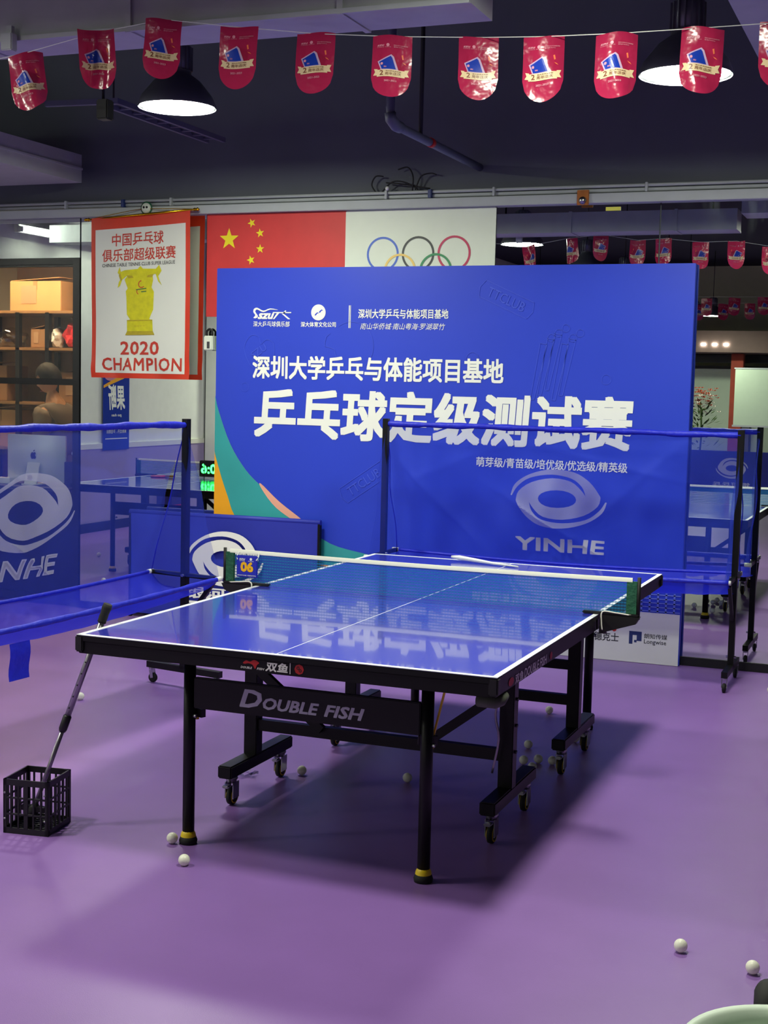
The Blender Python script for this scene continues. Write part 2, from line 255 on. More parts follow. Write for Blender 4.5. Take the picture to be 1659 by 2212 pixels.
# ================================================================ STRUCTURE
struct('floor', MB().box(-5.8, 7.2, -21.2, 3.2, -.1, 0), 'floor')
struct('ceiling', MB().box(-5.8, 7.2, -21.2, 3.2, 4.3, 4.4), 'ceil')
struct('wall_back', MB().box(-2.955, 7.1, .03, .17, 0, 4.3).box(-5.72, -2.955, .03, .17, 2.74, 4.3), 'wall_dark')
wl = struct('wall_left', MB().box(-5.85, -5.72, -21.1, 3.0, 0, 4.3), 'white_wall')
struct('lilac_panel', MB().box(-5.72, -5.712, -21.0, .02, .1, .9), 'lilac', wl); struct('rail', MB().box(-5.72, -5.70, -21.0, .02, .9, .955), 'band', wl)
struct('wall_right', MB().box(7.1, 7.2, -21.1, .1, 0, 4.3), 'wall_dark')
struct('wall_front', MB().box(-5.7, 7.1, -21.2, -21.05, 0, 4.3), 'cream')
struct('wall_office', MB().box(-5.72, -2.0, 3.0, 3.1, 0, 2.8).box(-2.4, -2.3, .17, 3.0, 0, 2.8), 'warmwall')
struct('ceiling_office', MB().box(-5.72, -2.3, .17, 3.0, 2.8, 2.86), 'warmwall')
struct('baseboard_left', MB().box(-5.71, -5.695, -21.0, .0, 0, .1), 'blackm')
struct('baseboard_back', MB().box(-2.95, 7.05, -.014, .03, 0, .052, .003), 'frame')
struct('column_left', MB().box(-5.71, -5.35, -7.4, -6.75, 0, 4.3), 'white_wall')
hd = struct('trim_1', MB().box(-5.7, 7.05, -.05, .03, 2.778, 2.835, .003), 'trim')
MB().tube([(-5.7, -.02, 2.853), (7, -.02, 2.853)], .012).build('conduit', 'trim', hd); MB().tube([(-5.7, -.03, 2.878), (7, -.03, 2.878)], .01).build('conduit', 'trim', hd)
for x in (-3.05, -2.2, -.62, .1, 1.05, 1.9): MB().box(x-.008, x+.008, -.052, -.0, 2.838, 2.892, .002).build('conduit_clip', 'trim', hd)
for x in (-2.579, -.321): MB().box(x-.012, x+.012, -.056, -.0, 2.838, 2.89, .003).build('cable_tie', 'navy', hd)
# mirror panels on the back wall
mg = thing('wall_mirror', 'wall of tall frameless mirror panels from black skirting to grey header', 'mirror', (0, 0, 0))
for i, x in enumerate((-2.95, -1.94, -.92, .11, 1.135, 2.16, 3.18, 4.2, 5.22)):
    MB().box(x+.002, x+(1.02 if i else 1.008)-.002, 0, .012, .052, 2.778).build('mirror_panel', 'mirror', mg)
# ducts, pipes
dm = thing('air_duct', 'long grey sheet-metal duct crossing the room under the ceiling', 'duct', (0, 0, 3.0))
MB().box(-5.6, 1.12, -3.62, -3.36, .0, .17).build('duct_body', 'duct', dm)
MB().box(-5.6, 1.12, -3.635, -3.62, -.004, .014).build('lip', 'trim', dm)
for x in (-1.02, -.28, .62): MB().box(x-.012, x+.012, -3.632, -3.35, -.006, .176).build('flange', 'duct', dm)
MB().box(-1.66, -1.40, -3.56, -3.42, -.012, .0).box(-1.62, -1.44, -3.53, -3.45, -.016, -.012).build('vent_grille', 'blackm', dm)
MB().box(-.845, -.79, -3.68, -3.64, -.05, .02, .004).box(-.83, -.805, -3.66, -3.64, .02, .05).build('mounting_bracket', 'trim', dm)
for x in (-3.5, -.9, .9): MB().tube([(x, -3.5, .17), (x, -3.5, 1.3)], .008).build('hanger_rod', 'blackm', dm)
d2 = thing('air_duct', 'wide purple-grey duct beside the far right lamp, running towards the mirror wall', 'duct', (0, 0, 3.1))
MB().box(1.16, 4.6, -3.66, -3.3, .02, .3).build('duct_body', 'duct', d2); MB().box(1.86, 2.12, -3.3, .02, .12, .36).build('duct_branch', 'duct', d2)
MB().tube([(2.0, -1.7, .02), (2.0, -1.7, .12)], .05, 16).tube([(2.0, -1.7, -.05), (2.0, -1.7, .02)], .022, 12).build('sprinkler', 'shade', d2)
for x in (1.3, 4.4): MB().tube([(x, -3.5, .3), (x, -3.5, 1.2)], .008).build('hanger_rod', 'blackm', d2)
d3 = thing('air_duct', 'short grey duct end at the upper left above the glass office', 'duct', (0, 0, 3.0))
MB().box(-5.6, -2.86, -1.9, -.13, .0, .19).build('duct_body', 'duct', d3); MB().tube([(-4.5, -1, .19), (-4.5, -1, 1.3)], .008).build('hanger_rod', 'blackm', d3)
MB().box(-2.865, -2.85, -1.9, -.13, .085, .1).build('lip', 'trim', d3)
t4 = thing('cable_tray', 'narrow purple-grey cable tray with two rails below the left ceiling', 'cable tray', (-1.72, -1.6, 3.2))
for dx in (-.03, .09): MB().bar((dx, 0, 0), (dx, 1.25, 0), .022, .03).build('rail', 'pipe', t4)
for k in range(9): MB().bar((-.03, .06+.14*k, 0), (.09, .06+.14*k, 0), .015, .01).build('rung', 'pipe', t4)
MB().bar((-.36, -.04, .0), (.1, .0, .0), .03, .03).build('cross_rail', 'pipe', t4); MB().tube([(0, .1, .015), (0, .1, 1.1)], .006).build('hanger_rod', 'blackm', t4)
jb = thing('junction_box', 'small black box hanging on a thin rod under the second red pennant', 'electrical box', (-.86, -2.9, 2.86))
MB().box(-.03, .03, -.03, .03, -.04, .05, .006).build('box', 'plastic', jb); MB().tube([(-.01, 0, .05), (-.02, 0, 1.44)], .007).build('rod', 'blackm', jb)
pp = thing('water_pipe', 'grey water pipe with a red ring, elbow and drop beyond the red pennants', 'pipe', (0, 0, 0))
MB().tube([(-.03, -1.48, 4.3), (-.03, -1.48, 3.10), (-.028, -1.47, 3.055), (-.02, -1.42, 3.025), (-.015, -1.3, 3.022), (-.01, .0, 3.022)], .024, 12).build('pipe_run', 'pipe', pp)
MB().tube([(-.01, -.92, 3.022), (-.01, -.88, 3.022)], .027, 12).build('red_ring', 'red', pp); MB().tube([(-.03, -1.48, 3.08), (-.029, -1.475, 3.05), (-.02, -1.42, 3.022), (-.015, -1.37, 3.022)], .031, 12).build('elbow', 'pipe', pp)
MB().tube([(-.01, -1.07, 3.04), (-.01, -1.07, 4.3)], .012).build('hanger_rod', 'blackm', pp)
# things on the header
wb = thing('cable_bundle', 'tangle of thin black cables with a white knob on the grey header', 'cables', (-.53, -.02, 2.885))
for pts in ([(-.17, 0, 0), (-.2, 0, .05), (-.17, -.01, .1), (-.12, 0, .1)], [(-.13, 0, 0), (-.05, -.02, .06), (.04, -.01, .055), (.12, 0, .01)], [(.08, 0, .0), (.09, -.02, .09), (.05, -.01, .15), (-.02, 0, .14)], [(.1, 0, .01), (.14, -.01, .09), (.2, 0, .11), (.24, 0, .1)], [(-.1, 0, .06), (-.02, -.02, .05), (.06, 0, .04), (.2, 0, .015)]):
    MB().tube(smooth_pts(pts, 5), .0045, 6).build('cable', 'blackm', wb)
MB().lathe([(0, -.014), (.01, -.01), (.014, 0), (.01, .01), (0, .014)], (-.08, -.03, .02), 12).build('knob', 'white', wb)
ob = thing('hook_plate', 'square orange-brown plate with a round metal hook on the header', 'hook', (.67, -.052, 2.80))
MB().box(-.036, .036, -.012, .0, -.035, .055, .002).build('plate', 'orangewood', ob); MB().lathe([(0, -.03), (.018, -.026), (.024, -.012), (.024, 0)], (0, -.006, -.008), 16, 'y').build('hook_base', 'chrome', ob)
sk = thing('socket', 'round white and green double-hole wall clip above the hanging champion banner', 'socket', (-2.385, -.052, 2.825))
MB().lathe([(0, -.018), (.03, -.018), (.036, -.008), (.036, 0)], (0, 0, 0), 20, 'y').build('face', 'posterwhite', sk); MB().lathe([(.036, -.006), (.045, -.004), (.045, 0)], (0, 0, 0), 20, 'y').build('rim', 'green', sk)
for x in (-.012, .012): MB().lathe([(0, -.021), (.008, -.021), (.008, -.017)], (x, 0, .004), 10, 'y').build('hole', 'blackm', sk)
tag(MB().box(.80, .89, -.006, 0, 2.735, 2.757).build('sticker', 'sticker'), 'yellow sticker strip at the top of the mirror right of the posters', 'sticker')
lk = thing('wall_box', 'small silver lock box with black top at the left edge of the blue board', 'box', (-1.90, -.002, 1.93))
MB().box(-.035, .035, -.04, 0, -.07, .03, .006).build('body', 'posterwhite', lk); MB().tube(smooth_pts([(-.02, -.02, .03), (-.02, -.02, .06), (.0, -.02, .075), (.02, -.02, .06), (.02, -.02, .03)], 4), .008, 8).build('shackle', 'blackm', lk); MB().box(-.008, .012, -.043, -.04, -.055, -.01).build('slot', 'dark', lk)
# ================================================================ LAMPS
def make_lamp():
    t = thing('pendant_lamp', 'x', 'lamp')
    MB().lathe([(.213, .0), (.215, .012), (.195, .06), (.13, .14), (.075, .18), (.075, .2)], n=36).lathe([(.2, .006), (.185, .06), (.12, .135), (.07, .172), (0, .174)], n=36).build('shade', 'shade', t)
    MB().lathe([(.203, .008), (.12, .004), (0, .003)], n=36).build('diffuser', 'lampface', t)
    h = MB().lathe([(.0, .34), (.06, .34), (.07, .33), (.07, .19), (.0, .19)], n=24).build('driver_housing', 'shade', t)
    f = MB()
    for k in range(16): a = 2*PI*k/16; f.bar((.068*math.cos(a), .068*math.sin(a), .2), (.068*math.cos(a), .068*math.sin(a), .325), .004, .03, (math.cos(a), math.sin(a), 0))
    f.build('cooling_fins', 'shade', h); MB().tube([(0, 0, .34), (0, 0, 1.2)], .006, 8).build('cord', 'blackm', t); return t
lamp0 = make_lamp(); offmesh = [c for c in KIDS(lamp0) if c.name.startswith('diffuser')][0].data.copy(); offmesh.materials[0] = M['white']; first = True
OFFL = []; LIT = {(0, 1), (0, 2), (1, 1), (1, 2), (2, 0), (4, 0), (5, 1), (6, 1)}
def unlit(t):
    for c in KIDS(t):
        if c.name.startswith('diffuser'): c.data = offmesh
for j, y in enumerate((-1.75, -4.55, -7.3, -10.1, -13.2, -16.0, -18.8)):
    for i, x in enumerate((-4.05, -1.24, 1.56, 4.4)):
        l = lamp0 if first else copy_tree(lamp0); first = False
        if (j, i) not in LIT: OFFL.append(l)
        if j == 0 and i in (1, 2): l.location = (-1.24, -1.61, 3.14) if i == 1 else (1.57, -1.83, 3.10)
        else: l.location = (x, {(1, 1): -5.2, (2, 1): -7.95, (6, 1): -17.9, (5, 1): -15.2, (0, 0): -2.45}.get((j, i), y), 3.1)
        l['group'] = 'round pendant lamps in a grid'
        l['label'] = {(0, 1): 'round bright pendant lamp under the third red pennant on the left', (0, 2): 'round bright pendant lamp half behind the red pennant at the upper right'}.get((j, i), 'pendant lamp of the %s row from the mirror, %s' % (('first', 'second', 'third', 'fourth', 'fifth', 'sixth', 'seventh')[j], ('nearest the left wall', 'second column from the left wall', 'third column from the left wall', 'farthest from the left wall')[i]))
for l in OFFL: unlit(l)
wlm = thing('wall_lamp', 'long tube lamp high on the left wall, seen as a bright streak in the mirror', 'lamp', (-5.60, -4.0, 3.08))
MB().box(-.05, .0, -1.15, 1.15, -.03, .05, .004).build('housing', 'white', wlm); MB().tube([(.02, -1.12, 0), (.02, 1.12, 0)], .018, 12).build('tube', 'tubeglow', wlm)
for y in (-1.13, 1.13): MB().box(-.01, .04, y-.015, y+.015, -.025, .025, .003).build('tube_holder', 'white', wlm)
# ================================================================ TABLE
def make_table():
    t = thing('table_tennis_table', 'x', 'table')
    for y0, y1 in ((0, 1.368), (1.372, 2.74)):
        tp = MB().box(0, 1.525, y0, y1, .738, .758, .002).build('tabletop', 'black', t)
        MB().box(.001, 1.524, y0+.001, y1-.001, .7575, .7592).build('playing_surface', 'top', tp)
        e = MB().box(0, .02, y0, y1, .7585, .7602).box(1.505, 1.525, y0, y1, .7585, .7602)
        e.box(0, 1.525, (y0 if y0 == 0 else y1-.02), (y0+.02 if y0 == 0 else y1), .7585, .7602).build('edge_line', 'line', tp)
        MB().box(.761, .764, y0+.02 if y0 == 0 else y0, y1 if y0 == 0 else y1-.02, .7585, .7598).build('center_line', 'line', tp)
        a = MB()
        for x0, x1, b0, b1 in ((.006, .03, y0+.006, y1-.006), (1.495, 1.519, y0+.006, y1-.006), (.006, 1.519, y0+.006, y0+.03), (.006, 1.519, y1-.03, y1-.006)): a.box(x0, x1, b0, b1, .694, .737, .002)
        ap = a.build('apron', 'black', t)
        for cx in (.012, 1.513):
            cyy = y0+.012 if y0 == 0 else y1-.012; MB().box(cx-.016, cx+.016, cyy-.016, cyy+.016, .7, .7575, .005).build('corner_guard', 'plastic', ap)
    F = lambda u, v, w=0: (u, .006-.0015-w, v)
    lt = MB(); text(lt, '双鱼', .731, .812, .702, .734, F, .03, .15); lt.box(.820, .822, .003, .005, .701, .737); text(lt, 'DOUBLE', .640, .682, .7035, .711, F, .02, .2); text(lt, 'FISH', .700, .727, .7035, .711, F, .02, .2)
    lt.build('lettering', 'print', ap0 := KIDS(t)[1])
    r = MB(); r.poly(disc(.853, .719, .017, n=8), F)
    r.poly(smooth_pts([(.648, .722), (.66, .731), (.674, .728), (.69, .735), (.708, .727), (.7, .719), (.693, .705), (.684, .718), (.668, .722), (.655, .719)], 3, True), F); r.build('red_emblem', 'red', ap0)
    w = MB()
    ring(w, .849, .723, .003, .0055, lambda u, v, q: F(u, v, .0006), n=12); ring(w, .857, .715, .003, .0055, lambda u, v, q: F(u, v, .0006), n=12); w.build('emblem_mark', 'blackm', ap0)
    G = lambda u, v, w=0: (1.519+.0015+w, u, v)
    s = MB(); text(s, '双鱼', .215, .31, .698, .73, G, .02); text(s, 'DOUBLE FISH', .32, .60, .698, .73, G, .02, .15); s.build('side_lettering', 'print', ap0)
    s = MB(); s.poly(disc(.17, .715, .03, .014, 12), G).poly(disc(.66, .715, .016, .014, 8), G); s.build('side_emblem', 'red', ap0)
    for ly in (.215, 2.525):
        for lx in (.33, 1.225):
            l = MB().tube([(lx, ly, .045), (lx, ly, .70)], .0215, 16).build('leg', 'black', t)
            f = MB().lathe([(.0, 0), (.031, 0), (.033, .012), (.028, .026), (.0, .028)], (lx, ly, 0), 20).build('foot', 'rubber', l)
            MB().lathe([(.029, .020), (.026, .036), (.02, .048), (.0, .049)], (lx, ly, 0), 20).build('foot_collar', 'yellow', l)
            MB().lathe([(0, .0), (.008, .001), (.008, .01)], (lx+.024, ly-.012, .468), 10, 'x').build('bolt', 'chrome', l)
        pn = MB().box(.352, 1.203, ly-.012, ly+.012, .495, .605, .003).build('leg_panel', 'black', t)
        if ly < 1:
            F2 = lambda u, v, w=0: (u, ly-.012-.0015-w, v)
            q = MB(); text(q, 'D', .535, .622, .521, .585, F2, .03, .25); text(q, 'OUBLE', .625, .838, .521, .5635, F2, .035, .25); text(q, 'FISH', .857, 1.005, .521, .5635, F2, .035, .25); q.build('lettering', 'silver', pn)
    for xs in (.255, 1.315):
        for yp, b0, b1, yw in ((.86, .62, 1.17, (.68, 1.11)), (1.88, 1.62, 2.17, (1.68, 2.11))):
            MB().box(xs-.028, xs+.028, yp-.028, yp+.028, .15, .695, .003).build('post', 'black', t)
            MB().box(xs-.03, xs+.03, b0, b1, .118, .168, .005).build('base_beam', 'black', t)
            for y in yw:
                c = MB().lathe([(0, .118), (.024, .118), (.026, .108), (.02, .1), (.022, .092), (.0, .09)], (xs, y, 0), 16).box(xs-.019, xs-.015, y-.02, y+.028, .03, .094).box(xs+.015, xs+.019, y-.02, y+.028, .03, .094).build('caster', 'chrome', t)
                wq = MB().lathe([(0, -.012), (.022, -.012), (.036, -.009), (.0375, 0), (.036, .009), (.022, .012), (0, .012)], (xs, y+.008, .0375), 24, 'x').build('wheel', 'rubber', c)
                MB().lathe([(.026, -.0125), (.030, -.0128), (.030, -.011)], (xs, y+.008, .0375), 24, 'x').lathe([(.026, .0125), (.030, .0128), (.030, .011)], (xs, y+.008, .0375), 24, 'x').build('wheel_rim', 'strap', c)
                MB().box(xs-.014, xs+.014, y-.055, y-.02, .078, .09, .004).build('brake_lever', 'chrome', c)
    for y in (.86, 1.88):
        MB().bar((.27, y, .285), (1.30, y, .285), .03, .045).build('cross_rail', 'black', t)
    MB().bar((.27, 1.88, .44), (1.30, 1.88, .44), .025, .04).build('cross_rail', 'black', t)
    for sx, x0 in ((1, 1.30), (-1, .27)):
        MB().bar((x0, .83, .53), (x0-sx*.3, .83, .30), .022, .035).build('brace', 'black', t)
        MB().bar((x0, .86, .66), (x0, 1.88, .66), .022, .03).build('side_rail', 'black', t)
        MB().bar((x0-sx*.03, .25, .64), (x0-sx*.07, .25, .465), .009, .006).lathe([(0, -.02), (.008, -.02), (.008, .02), (0, .02)], (x0-sx*.07, .25, .465), 10).build('folding_strut', 'strap', t)
        MB().bar((x0-sx*.11, .225, .475), (x0-sx*.05, .25, .475), .02, .03).build('strut_bracket', 'plastic', t)
    b = MB().tube([(1.44, .07, .668), (1.445, .07, .668), (1.50, .07, .668), (1.512, .085, .672), (1.514, .12, .68)], [.018, .021, .022, .02, .016], 16).build('release_handle', 'hoop', t)
    MB().tube(smooth_pts([(1.30, .80, .56), (1.285, .79, .45), (1.30, .79, .36), (1.278, .79, .23)], 4), .0045, 6).build('loose_cord', 'grey', t)
    for y in (.66, .5, .4, .3): MB().lathe([(0, 0), (.007, .001), (.007, .008)], (1.343, .86, y), 8, 'x').build('bolt', 'chrome', t)
    return t
TY = -4.376
tb = make_table(); tb.location = (0, TY, 0); tb['label'] = 'blue folding table tennis table with black frame in the middle of the floor'
t2 = copy_tree(tb); t2.location = (-4.15, -4.3, 0); t2['label'] = 'second folding table tennis table seen in the mirror behind the left net barrier'
tb['group'] = t2['group'] = 'table tennis tables'
def make_net():
    n = thing('table_tennis_net', 'x', 'net')
    MB().grid(60, 1, lambda u, v: (-.12+1.765*u, 0, .002+.138*v-.006*math.sin(PI*u)*v)).build('mesh', 'tnet', n)
    MB().grid(60, 1, lambda u, v: (-.13+1.785*u, -.004, .137+.0165*v-.006*math.sin(PI*u))).grid(60, 1, lambda u, v: (-.13+1.785*u, .004, .1535-.0165*v-.006*math.sin(PI*u))).grid(60, 1, lambda u, v: (-.13+1.785*u, -.004+.008*v, .1535-.006*math.sin(PI*u))).build('top_tape', 'tape', n)
    for sx, x in ((1, 1.655), (-1, -.13)):
        MB().box(x-.022, x+.022, -.006, .006, .0, .14, .003).build('sleeve', 'sleeve', n)
        MB().tube([(x+sx*.026, 0, -.01), (x+sx*.026, 0, .157)], .0075, 10).build('net_post', 'blackm', n)
        x0 = 1.46 if sx > 0 else .065; e = x+sx*.03
        c = MB().box(min(x0, e), max(x0, e), -.014, .014, .001, .011, .003).build('clamp_arm', 'plastic', n)
        ed = 1.533 if sx > 0 else -.008
        MB().poly([(ed, -.0), (x+sx*.035, -.0), (x+sx*.02, -.028), (ed+sx*.015, -.07), (ed, -.07)] if sx > 0 else [(ed, -.0), (ed, -.07), (ed+sx*.015, -.07), (x+sx*.02, -.028), (x+sx*.035, -.0)], lambda u, v, w: (u, -.016+w, v), .032).build('clamp_bracket', 'plastic', n)
        MB().tube([(ed+sx*.01, 0, -.075), (ed+sx*.01, 0, -.045)], .016, 12).build('clamp_screw', 'plastic', n)
        MB().tube(smooth_pts([(x, -.01, .006), (ed+sx*.06, -.02, .013), (ed+sx*.01, -.018, .013), (ed+sx*.008, -.02, -.03), (ed+sx*.012, -.02, -.06)], 4), .003, 6).build('cord', 'tape', n)
    q = MB(); text(q, 'NET', 1.56, 1.605, -.03, -.012, lambda u, v, w=0: (u, -.0175, v)); 
    return n
nt = make_net(); nt.location = (0, TY+1.37, .7605); nt['label'] = 'blue-green mesh net with white top tape clamped across the near table'
n2 = copy_tree(nt); n2.location = (-4.15, -4.3+1.37, .7605); n2['label'] = 'net across the table seen in the mirror at the left'
nt['group'] = n2['group'] = 'table nets'
sg = thing('number_sign', 'blue sign reading 06 hanging on the left end of the net', 'sign', (-.035, TY+1.348, .842))
MB().box(-.051, .051, -.004, .004, -.047, .05, .003).build('plate', 'sign', sg)
q = MB(); FS = lambda u, v, w=0: (u, -.0052-w, v); text(q, '06', -.030, .032, -.022, .022, FS, .05); q.build('digits', 'sorange', sg)
q = MB(); text(q, 'szu', -.037, -.008, .030, .037, FS, .02, .2); q.poly(disc(.02, .035, .006), FS); text(q, '深大乒乓', -.036, -.01, .024, .028, FS, .01); text(q, '体育文化', .006, .034, .024, .028, FS, .01)
text(q, '深圳大学乒乓与体能', -.045, .0, -.040, -.035, FS, .01); text(q, '项目基地乒乓中心', .004, .046, -.040, -.035, FS, .01); q.build('lettering', 'print', sg)
for x in (-.046, .046): MB().tube(smooth_pts([(x, -.005, .03), (x*1.12, .008, .05), (x, .016, .06), (x*.9, .012, .03)], 4), .003, 6).build('tie', 'white', sg)
tag(MB().tube([(.455, -1.70, .780), (.50, -1.71, .779), (.60, -1.735, .774), (.70, -1.765, .769), (.84, -1.80, .766)], [.006, .012, .010, .007, .004], 12).build('white_stick', 'white'), 'white tapered stick lying across the far end of the blue table', 'stick')
# ================================================================ PING-PONG BALLS
bm = bmesh.new(); bmesh.ops.create_uvsphere(bm, u_segments=24, v_segments=16, radius=.02)
me = bpy.data.meshes.new('ball'); bm.to_mesh(me); bm.free(); me.polygons.foreach_set('use_smooth', [True]*len(me.polygons)); me.materials.append(M['ball'])
for x, y, lab in ((.282, -4.191, 'white ball just left of the near left yellow table foot'), (.435, -4.372, 'white ball in front of the near left yellow table foot'),
    (.324, -3.195, 'white ball on the floor right of the left casters'), (.764, -3.098, 'white ball in the dark table shadow left of the near right leg'),
    (2.116, -4.386, 'white ball lying alone on the lit floor at lower right'), (2.331, -4.454, 'white ball beside the black grip of the mint tub'),
    (.978, -1.625, 'white ball at the edge of the far table shadow'), (1.07, -2.338, 'topmost white ball of the cluster under the table'),
    (1.125, -2.608, 'leftmost white ball of the cluster under the table'), (1.179, -2.562, 'middle white ball of the cluster under the table'),
    (1.190, -2.700, 'lowest white ball of the cluster under the table'), (1.243, -2.56, 'dim ball beside the right caster in the cluster'), (1.238, -2.127, 'dim ball behind the far right table caster'),
    (-1.28, -2.456, 'white ball behind the ball picker pole'), (1.96, -.575, 'white ball at the right edge before the mirror'),
    (-4.47, -2.55, 'white ball near the left wall seen in the mirror'), (-4.62, -4.9, 'far white ball by the left skirting seen in the mirror'), (-3.5, -1.15, 'white ball left of the net barrier near the office')):
    o = bpy.data.objects.new('table_tennis_ball', me); COL.objects.link(o); o.location = (x, y, .0201); o.rotation_euler = (x*9, y*7, 1); tag(o, lab, 'ball', 'loose table tennis balls on the floor')
wr = MB()
for i in range(14):
    a = random.uniform(0, 6.28); c = Vector((random.uniform(-.03, .03), random.uniform(-.02, .02), random.uniform(.004, .022)))
    pts = [c+Vector((random.uniform(-.02, .02), random.uniform(-.02, .02), random.uniform(-.004, .014))) for _ in range(4)]; wr.add(pts, [(0, 1, 2), (0, 2, 3), (1, 2, 3)])
o = wr.build('wrapper', 'clearwrap'); o.location = (.133, -3.321, 0); tag(o, 'crumpled clear plastic wrapper on the floor between the casters', 'wrapper')
# ================================================================ BASKET AND PICKER
bk = thing('ball_basket', 'black square plastic crate basket on the floor at lower left', 'basket', (-.325, -4.352, 0), rz=math.radians(9))
bw, bd, bh = .176, .185, .200
def lattice(name, fn, wid):
    m = MB()
    def b(u0, u1, v0, v1):
        m.add([fn(u, v, w) for w in (0, .006) for v in (v0, v1) for u in (u0, u1)], [(0, 2, 3, 1), (4, 5, 7, 6), (0, 1, 5, 4), (2, 6, 7, 3), (0, 4, 6, 2), (1, 3, 7, 5)])
    b(0, wid, .0, .022); b(0, wid, bh-.022, bh); b(0, .013, 0, bh); b(wid-.013, wid, 0, bh)
    n = 5
    for k in range(1, n+1): c = wid*k/(n+1); ww = .0075 if k == 3 else .003; b(c-ww, c+ww, .02, bh-.02)
    for c in (bh*.36, bh*.66): b(.01, wid-.01, c-.003, c+.003)
    return m.build(name, 'plastic', bk)
lattice('side_panel', lambda u, v, w: (u, w, v), bw); lattice('side_panel', lambda u, v, w: (u, bd-w, v), bw); lattice('side_panel', lambda u, v, w: (w, u, v), bd); lattice('side_panel', lambda u, v, w: (bw-w, u, v), bd)
m = MB()
for k in range(9): y = .01+k*(bd-.02)/8; m.bar((.008, y, .007), (bw-.008, y, .007), .006, .006)
for k in range(5): x = .012+k*(bw-.024)/4; m.bar((x, .008, .004), (x, bd-.008, .004), .008, .008)
m.build('bottom_grid', 'plastic', bk)
for x, y in ((.006, -.001), (bw-.014, -.001)):
    for z in (.055, .15): MB().lathe([(0, -.002), (.004, -.001), (.004, 0)], (x, y, z), 8, 'y').build('rivet', 'chrome', bk)
pk = thing('ball_picker', 'grey telescopic ball picker pole leaning from basket to table edge', 'picker', (0, 0, 0))
A = Vector((-.268, -4.262, .045)); B = Vector((-.022, -4.155, .815)); d = (B-A).normalized(); L = (B-A).length
MB().tube([A, A+d*.36], .0085, 12).build('lower_tube', 'grey', pk); MB().tube([A+d*.34, B], .0115, 12).build('upper_tube', 'grey', pk)
MB().tube([A+d*.335, A+d*.345, A+d*.395, A+d*.40], [.012, .0155, .0155, .012], 12).build('lock_collar', 'plastic', pk)
MB().tube([B-d*.052, B-d*.05, B-d*.045, B-d*.03, B-d*.015, B+d*.005, B+d*.02], [.014, .0165, .0155, .0165, .0155, .018, .016], 14).build('grip', 'rubber', pk)
MB().tube([A-d*.03, A+d*.03, A+d*.05], [.02, .02, .011], 14).bar(A+d*.03+Vector((-.05, 0, 0)), A+d*.03+Vector((.05, 0, 0)), .02, .02).build('picker_head', 'plastic', pk)
for k in range(7): p = A+d*(.43+.045*k); MB().lathe([(0, -.0125), (.003, -.0122), (.003, -.01)], (p.x, p.y, p.z), 8, 'y').build('adjustment_hole', 'blackm', pk)
